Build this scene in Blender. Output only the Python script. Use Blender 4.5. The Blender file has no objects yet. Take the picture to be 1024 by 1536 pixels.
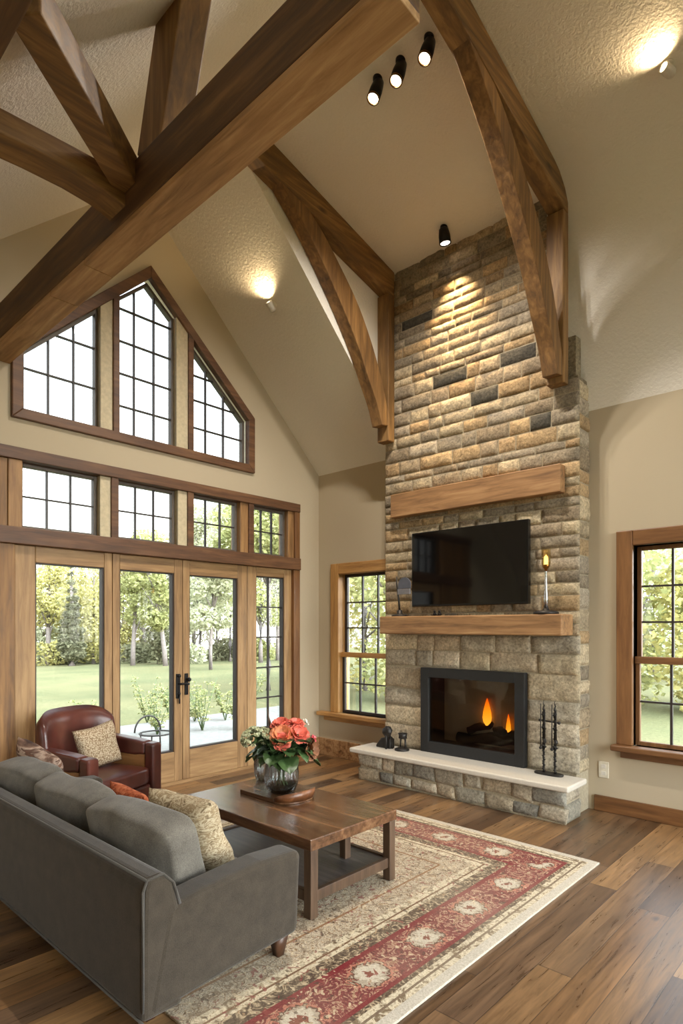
import bpy, math, random
from mathutils import Vector, Matrix, Euler, noise
R = math.radians
rnd = random.Random(7)
SC = bpy.context.scene
COL = SC.collection

# ------------------------------------------------------------------ helpers
def lin(c):
    def f(x):
        x /= 255.0
        return x / 12.92 if x <= 0.04045 else ((x + 0.055) / 1.055) ** 2.4
    return (f(c[0]), f(c[1]), f(c[2]), 1.0)

def tag(o, label=None, cat=None, group=None, kind=None):
    if label: o['label'] = label
    if cat: o['category'] = cat
    if group: o['group'] = group
    if kind: o['kind'] = kind
    return o

def thing(name, label, cat, loc=(0, 0, 0), rz=0.0, group=None):
    o = bpy.data.objects.new(name, None)
    o.empty_display_size = 0.1
    COL.objects.link(o)
    o.location = loc
    o.rotation_euler = (0, 0, rz)
    return tag(o, label, cat, group)

def rootmat(o):
    return Matrix.LocRotScale(Vector(o.location), o.rotation_euler, Vector((1, 1, 1)))

class MB:
    """collects geometry, links it as one mesh object"""
    def __init__(self):
        self.v = []; self.f = []; self.s = []; self.c = []
    def add(self, vs, fs, smooth=False, col=(1, 1, 1, 1)):
        n = len(self.v)
        self.v += [Vector(p) for p in vs]
        self.f += [tuple(i + n for i in f) for f in fs]
        self.s += [smooth] * len(fs)
        self.c += [col] * len(vs)
        return self
    def box(self, x0, x1, y0, y1, z0, z1, M=None):
        vs = [Vector((x, y, z)) for x in (x0, x1) for y in (y0, y1) for z in (z0, z1)]
        if M is not None: vs = [M @ p for p in vs]
        return self.add(vs, [(0, 1, 3, 2), (4, 6, 7, 5), (0, 4, 5, 1), (2, 3, 7, 6), (0, 2, 6, 4), (1, 5, 7, 3)])
    def prism(self, poly, axis, a, b, smooth=False):
        """poly: 2D points; axis 'X': (y,z) extruded x=a..b; 'Y': (x,z); 'Z': (x,y)"""
        def p3(p, t):
            return {'X': (t, p[0], p[1]), 'Y': (p[0], t, p[1]), 'Z': (p[0], p[1], t)}[axis]
        n = len(poly)
        vs = [p3(p, a) for p in poly] + [p3(p, b) for p in poly]
        fs = [tuple(range(n))[::-1], tuple(range(n, 2 * n))] + [(i, (i + 1) % n, n + (i + 1) % n, n + i) for i in range(n)]
        return self.add(vs, fs, smooth)
    def strip(self, lower, upper, axis, a, b):
        """solid band between two curves (same point count), extruded along axis; quads only"""
        def p3(p, t):
            return {'X': (t, p[0], p[1]), 'Y': (p[0], t, p[1]), 'Z': (p[0], p[1], t)}[axis]
        n = len(lower); vs = []
        for l, u in zip(lower, upper):
            vs += [p3(l, a), p3(u, a), p3(u, b), p3(l, b)]
        fs = [(0, 1, 2, 3), tuple(4 * (n - 1) + k for k in (3, 2, 1, 0))]
        for i in range(n - 1):
            for k in range(4):
                k2 = (k + 1) % 4
                fs.append((4 * i + k, 4 * i + 4 + k, 4 * i + 4 + k2, 4 * i + k2))
        return self.add(vs, fs)
    def tube(self, pts, r, seg=10, cap=True):
        pts = [Vector(p) for p in pts]
        n = len(pts)
        rs = r if isinstance(r, (list, tuple)) else [r] * n
        vs = []; fs = []
        up = Vector((0, 0, 1))
        for i, p in enumerate(pts):
            d = (pts[min(i + 1, n - 1)] - pts[max(i - 1, 0)]).normalized()
            a = d.cross(up)
            if a.length < 1e-3: a = d.cross(Vector((1, 0, 0)))
            a.normalize(); b = d.cross(a).normalized()
            for k in range(seg):
                t = 2 * math.pi * k / seg
                vs.append(p + rs[i] * (math.cos(t) * a + math.sin(t) * b))
        for i in range(n - 1):
            for k in range(seg):
                k2 = (k + 1) % seg
                fs.append((i * seg + k, i * seg + k2, (i + 1) * seg + k2, (i + 1) * seg + k))
        if cap:
            fs.append(tuple(range(seg))[::-1]); fs.append(tuple(range((n - 1) * seg, n * seg)))
        return self.add(vs, fs, True)
    def lathe(self, prof, c=(0, 0, 0), seg=28, M=None, ripple=0, nr=0, cap=True):
        vs = []; fs = []
        n = len(prof)
        for (r, z) in prof:
            for k in range(seg):
                t = 2 * math.pi * k / seg
                rr = r * (1 + ripple * math.cos(nr * t)) if r > 0.001 else r
                p = Vector((rr * math.cos(t), rr * math.sin(t), z))
                if M is not None: p = M @ p
                vs.append(p + Vector(c))
        for i in range(n - 1):
            for k in range(seg):
                k2 = (k + 1) % seg
                fs.append((i * seg + k, i * seg + k2, (i + 1) * seg + k2, (i + 1) * seg + k))
        if cap: fs.append(tuple(range(seg))[::-1]); fs.append(tuple(range((n - 1) * seg, n * seg)))
        return self.add(vs, fs, True)
    def ball(self, c, r, sx=1, sy=1, sz=1, seg=16, rings=10, wob=0, seed=0):
        c = Vector(c); vs = []; fs = []
        for i in range(rings + 1):
            a = math.pi * i / rings
            for k in range(seg):
                t = 2 * math.pi * k / seg
                d = Vector((math.sin(a) * math.cos(t), math.sin(a) * math.sin(t), math.cos(a)))
                q = 1 + (wob * noise.noise(d * 2 + Vector((seed * 3.1, 0, 0))) if wob else 0)
                vs.append(c + Vector((d.x * sx, d.y * sy, d.z * sz)) * r * q)
        for i in range(rings):
            for k in range(seg):
                k2 = (k + 1) % seg
                fs.append((i * seg + k, (i + 1) * seg + k, (i + 1) * seg + k2, i * seg + k2))
        return self.add(vs, fs, True)
    def softbox(self, sx, sy, sz, e=0.35, n=12, bulge=(0, 0, 0), wob=0.0, seed=0, M=None):
        """puffy rounded box, full sizes sx sy sz, centred"""
        idx = {}; vs = []; fs = []
        def vid(i, j, k):
            key = (i, j, k)
            if key not in idx:
                u, v, w = (2 * i / n - 1, 2 * j / n - 1, 2 * k / n - 1)
                d = Vector((u, v, w))
                m = 2.0 / e
                L = (abs(u) ** m + abs(v) ** m + abs(w) ** m) ** (1 / m)
                p = d / L
                q = Vector((p.x * sx / 2 * (1 + bulge[0] * (1 - v * v) * (1 - w * w)),
                            p.y * sy / 2 * (1 + bulge[1] * (1 - u * u) * (1 - w * w)),
                            p.z * sz / 2 * (1 + bulge[2] * (1 - u * u) * (1 - v * v))))
                if wob:
                    q += wob * noise.noise_vector(q * 5 + Vector((seed * 7.3, seed * 1.7, 0)))
                if M is not None: q = M @ q
                idx[key] = len(vs); vs.append(q)
            return idx[key]
        for a in range(n):
            for b in range(n):
                fs.append((vid(a, b, 0), vid(a, b + 1, 0), vid(a + 1, b + 1, 0), vid(a + 1, b, 0)))
                fs.append((vid(a, b, n), vid(a + 1, b, n), vid(a + 1, b + 1, n), vid(a, b + 1, n)))
                fs.append((vid(a, 0, b), vid(a + 1, 0, b), vid(a + 1, 0, b + 1), vid(a, 0, b + 1)))
                fs.append((vid(a, n, b), vid(a, n, b + 1), vid(a + 1, n, b + 1), vid(a + 1, n, b)))
                fs.append((vid(0, a, b), vid(0, a, b + 1), vid(0, a + 1, b + 1), vid(0, a + 1, b)))
                fs.append((vid(n, a, b), vid(n, a + 1, b), vid(n, a + 1, b + 1), vid(n, a, b + 1)))
        return self.add(vs, fs, True)
    def pillow(self, w, h, d, M=None, n=18, wob=0.01, seed=0):
        """knife-edge pillow lying in local XZ, thickness along Y"""
        vs = []; fs = []
        for side in (1, -1):
            base = len(vs)
            for i in range(n + 1):
                for j in range(n + 1):
                    u, v = 2 * i / n - 1, 2 * j / n - 1
                    px = w / 2 * u * (1 - 0.07 * (1 - v * v) * abs(u))
                    pz = h / 2 * v * (1 - 0.07 * (1 - u * u) * abs(v))
                    t = ((1 - u ** 4) * (1 - v ** 4)) ** 0.55
                    p = Vector((px, side * d / 2 * t, pz))
                    p += wob * noise.noise_vector(Vector((px * 6 + seed * 9.1, side * t * 0.6, pz * 6))) * (0.35 + t)
                    if M is not None: p = M @ p
                    vs.append(p)
            for i in range(n):
                for j in range(n):
                    a = base + i * (n + 1) + j
                    q = (a, a + 1, a + n + 2, a + n + 1)
                    fs.append(q if side == 1 else q[::-1])
        return self.add(vs, fs, True)
    def build(self, name, mat, parent=None, origin=None, local=False, bevel=0.0, seg=2, attr=False, sub=0, weld=False):
        me = bpy.data.meshes.new(name)
        vs = self.v
        if parent is not None and not local:
            off = Vector((0, 0, 0))
            mi = rootmat(parent).inverted()
            if parent.parent is not None:
                mi = (rootmat(parent.parent) @ rootmat(parent)).inverted()
            vs = [mi @ p for p in vs]
        elif origin is not None:
            vs = [p - Vector(origin) for p in vs]
        me.from_pydata([tuple(p) for p in vs], [], self.f)
        me.polygons.foreach_set('use_smooth', self.s)
        if attr:
            a = me.color_attributes.new('Col', 'FLOAT_COLOR', 'POINT')
            flat = [x for c in self.c for x in c]
            a.data.foreach_set('color', flat)
        me.update()
        o = bpy.data.objects.new(name, me)
        COL.objects.link(o)
        if mat is not None: me.materials.append(mat)
        if parent is not None: o.parent = parent
        elif origin is not None: o.location = origin
        if weld:
            w = o.modifiers.new('weld', 'WELD'); w.merge_threshold = 0.0008
        if bevel > 0:
            b = o.modifiers.new('bevel', 'BEVEL'); b.width = bevel; b.segments = seg
            b.limit_method = 'ANGLE'; b.angle_limit = R(40)
        if sub:
            s = o.modifiers.new('sub', 'SUBSURF'); s.levels = sub; s.render_levels = sub
        return o

def copy_tree(o, parent=None):
    c = o.copy(); COL.objects.link(c)
    if parent is not None: c.parent = parent
    for ch in list(o.children):
        copy_tree(ch, c)
    return c

# ------------------------------------------------------------------ materials
class NT:
    def __init__(self, name):
        self.m = bpy.data.materials.new(name); self.m.use_nodes = True
        self.t = self.m.node_tree; self.t.nodes.clear()
        self.out = self.t.nodes.new('ShaderNodeOutputMaterial')
    def n(self, typ, **kw):
        nd = self.t.nodes.new(typ)
        for k, v in kw.items():
            if k.startswith('i_'):
                key = k[2:]
                key = int(key) if key.isdigit() else key.replace('_', ' ')
                self.set(nd.inputs[key], v)
            else: setattr(nd, k, v)
        return nd
    def set(self, sock, v):
        if isinstance(v, bpy.types.NodeSocket): self.t.links.new(v, sock)
        else: sock.default_value = v
    def math(self, op, a, b=None, c=None):
        nd = self.t.nodes.new('ShaderNodeMath'); nd.operation = op
        self.set(nd.inputs[0], a)
        if b is not None: self.set(nd.inputs[1], b)
        if c is not None: self.set(nd.inputs[2], c)
        return nd.outputs[0]
    def ramp(self, fac, stops, interp='LINEAR'):
        nd = self.t.nodes.new('ShaderNodeValToRGB'); cr = nd.color_ramp; cr.interpolation = interp
        while len(cr.elements) < len(stops): cr.elements.new(0.5)
        for e, (p, c) in zip(cr.elements, stops):
            e.position = p; e.color = c if len(c) == 4 else lin(c)
        self.set(nd.inputs[0], fac)
        return nd.outputs[0]
    def mix(self, fac, a, b, mode='MIX'):
        nd = self.t.nodes.new('ShaderNodeMix'); nd.data_type = 'RGBA'; nd.blend_type = mode
        self.set(nd.inputs[0], fac); self.set(nd.inputs[6], a); self.set(nd.inputs[7], b)
        return nd.outputs[2]
    def obj(self, scale=(1, 1, 1), rand=0.0, rot=(0, 0, 0)):
        tc = self.t.nodes.new('ShaderNodeTexCoord')
        v = tc.outputs['Object']
        if rand:
            oi = self.t.nodes.new('ShaderNodeObjectInfo')
            mm = self.math('MULTIPLY', oi.outputs['Random'], rand)
            va = self.t.nodes.new('ShaderNodeVectorMath'); va.operation = 'ADD'
            self.set(va.inputs[0], v); self.set(va.inputs[1], mm); v = va.outputs[0]
        mp = self.t.nodes.new('ShaderNodeMapping')
        mp.inputs['Scale'].default_value = scale; mp.inputs['Rotation'].default_value = rot
        self.set(mp.inputs['Vector'], v)
        return mp.outputs[0]
    def noise(self, vec, scale, detail=4, rough=0.55, dist=0.0):
        nd = self.n('ShaderNodeTexNoise'); self.set(nd.inputs['Vector'], vec)
        nd.inputs['Scale'].default_value = scale; nd.inputs['Detail'].default_value = detail
        nd.inputs['Roughness'].default_value = rough; nd.inputs['Distortion'].default_value = dist
        return nd.outputs[0]
    def bump(self, h, strength=0.3, dist=0.01):
        nd = self.n('ShaderNodeBump'); nd.inputs['Strength'].default_value = strength
        nd.inputs['Distance'].default_value = dist; self.set(nd.inputs['Height'], h)
        return nd.outputs[0]
    def pbr(self, col, rough=0.5, metal=0.0, normal=None, spec=None, **kw):
        p = self.n('ShaderNodeBsdfPrincipled')
        self.set(p.inputs['Base Color'], col); self.set(p.inputs['Roughness'], rough); self.set(p.inputs['Metallic'], metal)
        if normal is not None: self.set(p.inputs['Normal'], normal)
        if spec is not None: self.set(p.inputs['Specular IOR Level'], spec)
        for k, v in kw.items(): self.set(p.inputs[k.replace('_', ' ')], v)
        self.t.links.new(p.outputs[0], self.out.inputs[0])
        return self.m
    def surf(self, s):
        self.t.links.new(s, self.out.inputs[0]); return self.m

def plain(name, c, rough=0.5, metal=0.0, var=0.12, scale=30, bump=0.0, spec=None):
    t = NT(name); v = t.obj()
    n = t.noise(v, scale, 4)
    c0 = lin(c); a = tuple(x * (1 - var) for x in c0[:3]) + (1,); b = tuple(min(1, x * (1 + var)) for x in c0[:3]) + (1,)
    return t.pbr(t.ramp(n, [(0.3, a), (0.7, b)]), rough, metal, t.bump(n, bump, 0.004) if bump else None, spec)

def wood(name, dark, mid, light, axis='X', rough=0.5, k=1.0, knots=True, rot=(0, 0, 0), bump=0.25):
    t = NT(name)
    st = 0.09
    sc = {'X': (st, 1, 1), 'Y': (1, st, 1), 'Z': (1, 1, st)}[axis]
    v = t.obj(sc, 13.0, rot)
    g1 = t.noise(v, 26 * k, 7, 0.62, 0.6)
    g2 = t.noise(v, 6 * k, 3, 0.5, 1.2)
    f = t.math('ADD', t.math('MULTIPLY', g1, 0.55), t.math('MULTIPLY', g2, 0.45))
    col = t.ramp(f, [(0.33, dark), (0.5, mid), (0.66, light)])
    if knots:
        sk = {'X': (0.45, 1, 1), 'Y': (1, 0.45, 1), 'Z': (1, 1, 0.45)}[axis]
        v2 = t.obj(sk, 13.0, rot)
        vo = t.n('ShaderNodeTexVoronoi'); t.set(vo.inputs['Vector'], v2); vo.inputs['Scale'].default_value = 2.6 * k
        kn = t.ramp(t.math('ADD', vo.outputs['Distance'], t.math('MULTIPLY', g1, 0.05)), [(0.05, (1, 1, 1, 1)), (0.12, (0, 0, 0, 1))])
        col = t.mix(t.math('MULTIPLY', kn, 0.75), col, lin(tuple(x * 0.4 for x in dark)))
    return t.pbr(col, t.math('ADD', rough - 0.08, t.math('MULTIPLY', g1, 0.2)), 0, t.bump(g1, bump, 0.006))

M = {}
BE_D, BE_M, BE_L = (78, 54, 27), (122, 89, 48), (162, 124, 74)
M['beam_x'] = wood('timber_beam_along', (58, 40, 22), (94, 66, 38), (132, 98, 60), 'X', 0.6)
M['soffit'] = wood('lit_soffit_board', (118, 86, 52), (172, 134, 90), (206, 170, 124), 'X', 0.6)  # paler than the beam sides: light from below put into the wood colour
M['beam_y'] = wood('timber_beam_across', BE_D, BE_M, BE_L, 'Y', 0.6)
M['beam_z'] = wood('timber_post_grain', BE_D, BE_M, BE_L, 'Z', 0.6)
M['beam_diag'] = wood('timber_brace_grain', BE_D, (122, 88, 48), (160, 120, 70), 'Z', 0.6, rot=(R(28), 0, 0))
M['mantel'] = wood('mantel_wood', (98, 70, 44), (150, 111, 72), (180, 142, 98), 'X', 0.6)
M['trim_y'] = wood('window_trim_along_wall', (66, 42, 26), (98, 66, 42), (124, 88, 58), 'Y', 0.5, knots=False)
M['trim_z'] = wood('window_trim_upright', (98, 68, 40), (146, 108, 66), (176, 136, 88), 'Z', 0.5, knots=False)
M['door_z'] = wood('door_wood_upright', (112, 84, 54), (154, 120, 80), (180, 146, 102), 'Z', 0.5, knots=False)
M['door_y'] = wood('door_wood_rail', (112, 84, 54), (152, 118, 78), (178, 144, 100), 'Y', 0.5, knots=False)
M['pine_x'] = wood('pine_trim_along', (134, 92, 48), (176, 130, 74), (202, 158, 98), 'X', 0.45, knots=False)
M['pine_z'] = wood('pine_trim_upright', (134, 92, 48), (176, 130, 74), (202, 158, 98), 'Z', 0.45, knots=False)
M['walnut_x'] = wood('brown_trim_along', (82, 52, 28), (116, 78, 44), (140, 98, 58), 'X', 0.45, knots=False)
M['walnut_z'] = wood('brown_trim_upright', (82, 52, 28), (116, 78, 44), (140, 98, 58), 'Z', 0.45, knots=False)
M['panel'] = wood('knotty_wood_panel', (84, 56, 28), (132, 94, 50), (160, 118, 68), 'Z', 0.5)
M['table'] = wood('dark_table_wood', (60, 40, 26), (94, 65, 43), (126, 92, 63), 'X', 0.2, bump=0.05, knots=False)
M['table_leg'] = wood('dark_table_leg', (50, 36, 26), (76, 56, 40), (96, 74, 54), 'Z', 0.45, knots=False)
M['shelf'] = wood('dark_grey_shelf_wood', (44, 40, 38), (70, 64, 60), (98, 90, 84), 'X', 0.4, knots=False)
M['sofa_leg'] = wood('walnut_leg', (44, 26, 16), (70, 44, 28), (90, 60, 40), 'Z', 0.4, knots=False)
M['armchair_wood'] = wood('tan_chair_panel', (120, 80, 44), (152, 108, 64), (178, 134, 84), 'X', 0.45, knots=False)
M['black'] = plain('black_iron', (30, 28, 27), 0.45, 0.6, 0.2)
M['iron'] = plain('dark_wrought_iron', (44, 40, 37), 0.5, 0.5, 0.3, 60)
M['muntin'] = plain('dark_bronze_muntin', (52, 44, 40), 0.5, 0.1)
M['sash'] = plain('grey_bronze_sash', (92, 82, 72), 0.5, 0.1)
M['cream_jamb'] = plain('cream_jamb', (196, 182, 150), 0.6)
M['white_metal'] = plain('white_enamel', (214, 208, 196), 0.35)
M['outlet'] = plain('ivory_plastic', (214, 206, 186), 0.4)
M['slab'] = plain('hearth_slab_stone', (196, 188, 174), 0.55, 0, 0.06, 60, 0.1)
M['tv_frame'] = plain('black_gloss_plastic', (12, 12, 12), 0.25)
M['chrome'] = plain('brushed_silver', (190, 190, 190), 0.22, 1.0, 0.05)
M['brass'] = plain('aged_brass', (140, 96, 46), 0.3, 1.0)
M['fire_frame'] = plain('charcoal_metal', (42, 42, 42), 0.45, 0.3, 0.08)
M['soot'] = plain('sooty_firebox', (34, 28, 22), 0.7, 0, 0.4, 8)
M['log'] = plain('charred_log', (48, 42, 38), 0.9, 0, 0.6, 40, 0.6)
M['patio'] = plain('pale_patio', (104, 101, 94), 0.8, 0, 0.18, 12)
M['slate'] = plain('slate_grey_plate', (84, 86, 96), 0.5, 0.1)

def glass_mat(name, tint=(1, 1, 1, 1), refl=0.9):
    t = NT(name)
    tr = t.n('ShaderNodeBsdfTransparent'); tr.inputs[0].default_value = tint
    gl = t.n('ShaderNodeBsdfGlossy'); gl.inputs['Roughness'].default_value = 0.02
    fr = t.n('ShaderNodeFresnel'); fr.inputs[0].default_value = 1.45
    mx = t.n('ShaderNodeMixShader')
    t.set(mx.inputs[0], t.math('MULTIPLY', fr.outputs[0], refl)); t.t.links.new(tr.outputs[0], mx.inputs[1]); t.t.links.new(gl.outputs[0], mx.inputs[2])
    return t.surf(mx.outputs[0])
M['glass'] = glass_mat('window_glass', (0.97, 0.98, 0.97, 1))
M['fire_glass'] = glass_mat('fireplace_glass', (0.75, 0.72, 0.68, 1), 0.9)
M['lamp_glass'] = glass_mat('amber_lamp_glass', (0.98, 0.92, 0.74, 1), 0.5)

def vase_mat():
    t = NT('ribbed_clear_glass')
    tr = t.n('ShaderNodeBsdfTransparent'); tr.inputs[0].default_value = (0.88, 0.91, 0.91, 1)
    gl = t.n('ShaderNodeBsdfGlossy'); gl.inputs['Roughness'].default_value = 0.06
    lw = t.n('ShaderNodeLayerWeight'); lw.inputs[0].default_value = 0.45
    mx = t.n('ShaderNodeMixShader')
    t.set(mx.inputs[0], t.math('ADD', 0.12, t.math('MULTIPLY', lw.outputs['Fresnel'], 0.6)))
    t.t.links.new(tr.outputs[0], mx.inputs[1]); t.t.links.new(gl.outputs[0], mx.inputs[2])
    return t.surf(mx.outputs[0])
M['vase'] = vase_mat()

def emit(name, c, s):
    t = NT(name); e = t.n('ShaderNodeEmission'); e.inputs[0].default_value = c; e.inputs[1].default_value = s
    return t.surf(e.outputs[0])
M['bulb'] = emit('lit_lamp_face', lin((255, 228, 180)), 14)
M['bulb_white'] = emit('lit_lamp_face_white', lin((255, 240, 225)), 12)
M['candle'] = emit('lit_candle', lin((255, 200, 110)), 5)

def flame_mat():
    t = NT('gas_flame'); tc = t.n('ShaderNodeTexCoord'); sp = t.n('ShaderNodeSeparateXYZ')
    t.set(sp.inputs[0], tc.outputs['Generated'])
    c = t.ramp(sp.outputs[2], [(0.0, (255, 170, 50)), (0.5, (255, 140, 20)), (1.0, (220, 70, 5))])
    e = t.n('ShaderNodeEmission'); t.set(e.inputs[0], c); e.inputs[1].default_value = 2.6
    return t.surf(e.outputs[0])
M['flame'] = flame_mat()

def paint(name, c, bscale, bstr, rough=0.85):
    t = NT(name); v = t.obj()
    n = t.noise(v, bscale, 5, 0.6); n2 = t.noise(v, 0.8, 2)
    c0 = lin(c)
    col = t.ramp(n2, [(0.3, tuple(x * 0.97 for x in c0[:3]) + (1,)), (0.7, c0)])
    return t.pbr(col, rough, 0, t.bump(n, bstr, 0.01), 0.2)
M['wall'] = paint('khaki_wall_paint', (186, 172, 147), 60, 0.06)
M['ceil'] = paint('ivory_textured_ceiling', (238, 233, 222), 42, 1.0)

def tv_mat():
    t = NT('tv_glass')
    return t.pbr(lin((6, 6, 7)), 0.06, 0, None, 0.55)
M['tv'] = tv_mat()

def stone_mat(name, mult=(1, 1, 1, 1)):
    t = NT(name)
    a = t.n('ShaderNodeAttribute'); a.attribute_name = 'Col'
    v = t.obj()
    n1 = t.noise(v, 45, 8, 0.75); n2 = t.noise(v, 9, 4, 0.6)
    c = t.mix(1.0, a.outputs['Color'], t.ramp(n1, [(0.28, (0.32, 0.31, 0.3, 1)), (0.5, (0.9, 0.9, 0.9, 1)), (0.72, (1.5, 1.5, 1.48, 1))]), 'MULTIPLY')
    c = t.mix(1.0, c, t.ramp(n2, [(0.3, (0.75, 0.74, 0.72, 1)), (0.7, (1.2, 1.18, 1.12, 1))]), 'MULTIPLY')
    h = t.math('ADD', t.math('MULTIPLY', n1, 0.6), n2)
    return t.pbr(c, 0.9, 0, t.bump(h, 0.9, 0.02), 0.2)
M['stone'] = stone_mat('rough_fieldstone')
M['mortar'] = plain('stone_mortar', (158, 146, 122), 0.95, 0, 0.2, 60, 0.4)

def floor_mat():
    t = NT('wide_plank_floor')
    tc = t.n('ShaderNodeTexCoord'); sp = t.n('ShaderNodeSeparateXYZ'); t.set(sp.inputs[0], tc.outputs['Object'])
    x, y = sp.outputs[0], sp.outputs[1]
    W, L = 0.165, 1.7
    fx = t.math('DIVIDE', x, W); i = t.math('FLOOR', fx)
    wn = t.n('ShaderNodeTexWhiteNoise', noise_dimensions='1D'); t.set(wn.inputs['W'], i)
    fy = t.math('ADD', t.math('DIVIDE', y, L), t.math('MULTIPLY', wn.outputs[0], 7.0)); j = t.math('FLOOR', fy)
    cb = t.n('ShaderNodeCombineXYZ'); t.set(cb.inputs[0], i); t.set(cb.inputs[1], j)
    w2 = t.n('ShaderNodeTexWhiteNoise', noise_dimensions='2D'); t.set(w2.inputs['Vector'], cb.outputs[0])
    rv = w2.outputs[0]
    base = t.ramp(rv, [(0.0, (84, 62, 44)), (0.18, (146, 108, 70)), (0.34, (108, 84, 64)), (0.55, (172, 132, 88)), (0.7, (94, 74, 58)), (0.86, (152, 116, 78)), (1.0, (72, 52, 40))])
    va = t.n('ShaderNodeVectorMath', operation='ADD'); t.set(va.inputs[0], tc.outputs['Object'])
    sc = t.n('ShaderNodeVectorMath', operation='SCALE'); t.set(sc.inputs[0], w2.outputs['Color']); sc.inputs['Scale'].default_value = 20
    t.set(va.inputs[1], sc.outputs[0])
    mp = t.n('ShaderNodeMapping'); mp.inputs['Scale'].default_value = (1, 0.07, 1); t.set(mp.inputs[0], va.outputs[0])
    g = t.noise(mp.outputs[0], 42, 7, 0.65, 0.8)
    g2 = t.noise(mp.outputs[0], 9, 3, 0.5, 1.0)
    col = t.mix(1.0, base, t.ramp(g, [(0.3, (0.5, 0.48, 0.46, 1)), (0.55, (1, 1, 1, 1)), (0.75, (1.25, 1.22, 1.16, 1))]), 'MULTIPLY')
    col = t.mix(1.0, col, t.ramp(g2, [(0.3, (0.56, 0.55, 0.55, 1)), (0.7, (1.06, 1.05, 1.0, 1))]), 'MULTIPLY')
    vo = t.n('ShaderNodeTexVoronoi'); vo.inputs['Scale'].default_value = 2.2
    mp2 = t.n('ShaderNodeMapping'); mp2.inputs['Scale'].default_value = (1, 0.6, 1); t.set(mp2.inputs[0], va.outputs[0]); t.set(vo.inputs['Vector'], mp2.outputs[0])
    kn = t.ramp(t.math('ADD', vo.outputs['Distance'], t.math('MULTIPLY', g, 0.05)), [(0.045, (1, 1, 1, 1)), (0.09, (0, 0, 0, 1))])
    col = t.mix(t.math('MULTIPLY', kn, 0.8), col, lin((38, 26, 18)))
    ex = t.math('ABSOLUTE', t.math('SUBTRACT', t.math('FRACT', fx), 0.5))
    ey = t.math('ABSOLUTE', t.math('SUBTRACT', t.math('FRACT', fy), 0.5))
    gx = t.math('GREATER_THAN', ex, 0.488); gy = t.math('GREATER_THAN', ey, 0.4985)
    gr = t.math('MAXIMUM', gx, gy)
    col = t.mix(t.math('MULTIPLY', gr, 0.7), col, lin((36, 24, 16)))
    h = t.math('SUBTRACT', t.math('MULTIPLY', g, 0.25), gr)
    return t.pbr(col, t.math('ADD', 0.2, t.math('MULTIPLY', g, 0.2)), 0, t.bump(h, 0.35, 0.004), 0.5)
M['floor'] = floor_mat()

def fabric(name, c, scale=220, var=0.25, rough=0.95, stripes=None):
    t = NT(name); v = t.obj((1, 1, 1), 5.0)
    n = t.noise(v, scale, 3, 0.7); n2 = t.noise(v, 14, 4, 0.6)
    c0 = lin(c)
    f = t.math('ADD', t.math('MULTIPLY', n, 0.6), t.math('MULTIPLY', n2, 0.4))
    col = t.ramp(f, [(0.36, tuple(x * (1 - var * 1.4) for x in c0[:3]) + (1,)), (0.5, c0), (0.66, tuple(min(1, x * (1 + var * 1.6)) for x in c0[:3]) + (1,))])
    return t.pbr(col, rough, 0, t.bump(n, 0.35, 0.003), 0.2, Sheen_Weight=0.15)
M['sofa'] = fabric('charcoal_taupe_upholstery', (58, 51, 42), 260, 0.25)
M['sofa_cushion'] = fabric('grey_linen_cushion', (96, 91, 83), 200, 0.25)
M['piping'] = fabric('sofa_piping', (66, 62, 56), 200, 0.1)

def pattern_fabric(name, stops, scale, dist, axis_scale=(1, 1, 1)):
    t = NT(name); v = t.obj(axis_scale)
    n = t.noise(v, scale, 4, 0.55, dist); n2 = t.noise(v, 250, 2)
    col = t.ramp(n, stops)
    return t.pbr(col, 0.9, 0, t.bump(n2, 0.3, 0.003), 0.2)
M['beige_pillow'] = pattern_fabric('beige_swirl_fabric', [(0.32, (98, 82, 60)), (0.44, (152, 134, 106)), (0.5, (190, 176, 148)), (0.58, (126, 106, 78)), (0.7, (168, 150, 120))], 14, 2.2, (1, 1, 2.2))
M['brown_stripe'] = pattern_fabric('brown_striped_fabric', [(0.36, (62, 46, 40)), (0.46, (118, 92, 78)), (0.52, (168, 146, 130)), (0.58, (84, 62, 52)), (0.7, (120, 82, 62))], 20, 0.4, (0.25, 0.25, 1))
M['orange_pillow'] = pattern_fabric('rust_orange_fabric', [(0.35, (116, 54, 30)), (0.5, (154, 80, 48)), (0.65, (176, 106, 72))], 30, 1)

def boucle():
    t = NT('cream_boucle'); v = t.obj()
    vo = t.n('ShaderNodeTexVoronoi'); t.set(vo.inputs['Vector'], v); vo.inputs['Scale'].default_value = 90
    d = vo.outputs['Distance']
    col = t.ramp(d, [(0.1, (216, 200, 172)), (0.7, (140, 118, 92))])
    return t.pbr(col, 0.95, 0, t.bump(t.math('SUBTRACT', 1.0, d), 0.7, 0.006), 0.1)
M['boucle'] = boucle()

def leather():
    t = NT('oxblood_leather'); v = t.obj()
    n = t.noise(v, 120, 3); n2 = t.noise(v, 4, 3)
    col = t.ramp(n2, [(0.3, (62, 30, 24)), (0.55, (86, 43, 34)), (0.75, (106, 58, 45))])
    return t.pbr(col, 0.32, 0, t.bump(n, 0.12, 0.002), 0.55)
M['leather'] = leather()

def tile_base():
    t = NT('mottled_stone_tile'); v = t.obj()
    n = t.noise(v, 14, 8, 0.7, 0.8)
    col = t.ramp(n, [(0.3, (82, 52, 30)), (0.45, (150, 110, 72)), (0.58, (186, 150, 108)), (0.7, (120, 78, 48))])
    return t.pbr(col, 0.5, 0, t.bump(n, 0.2, 0.004))
M['tile'] = tile_base()

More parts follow.
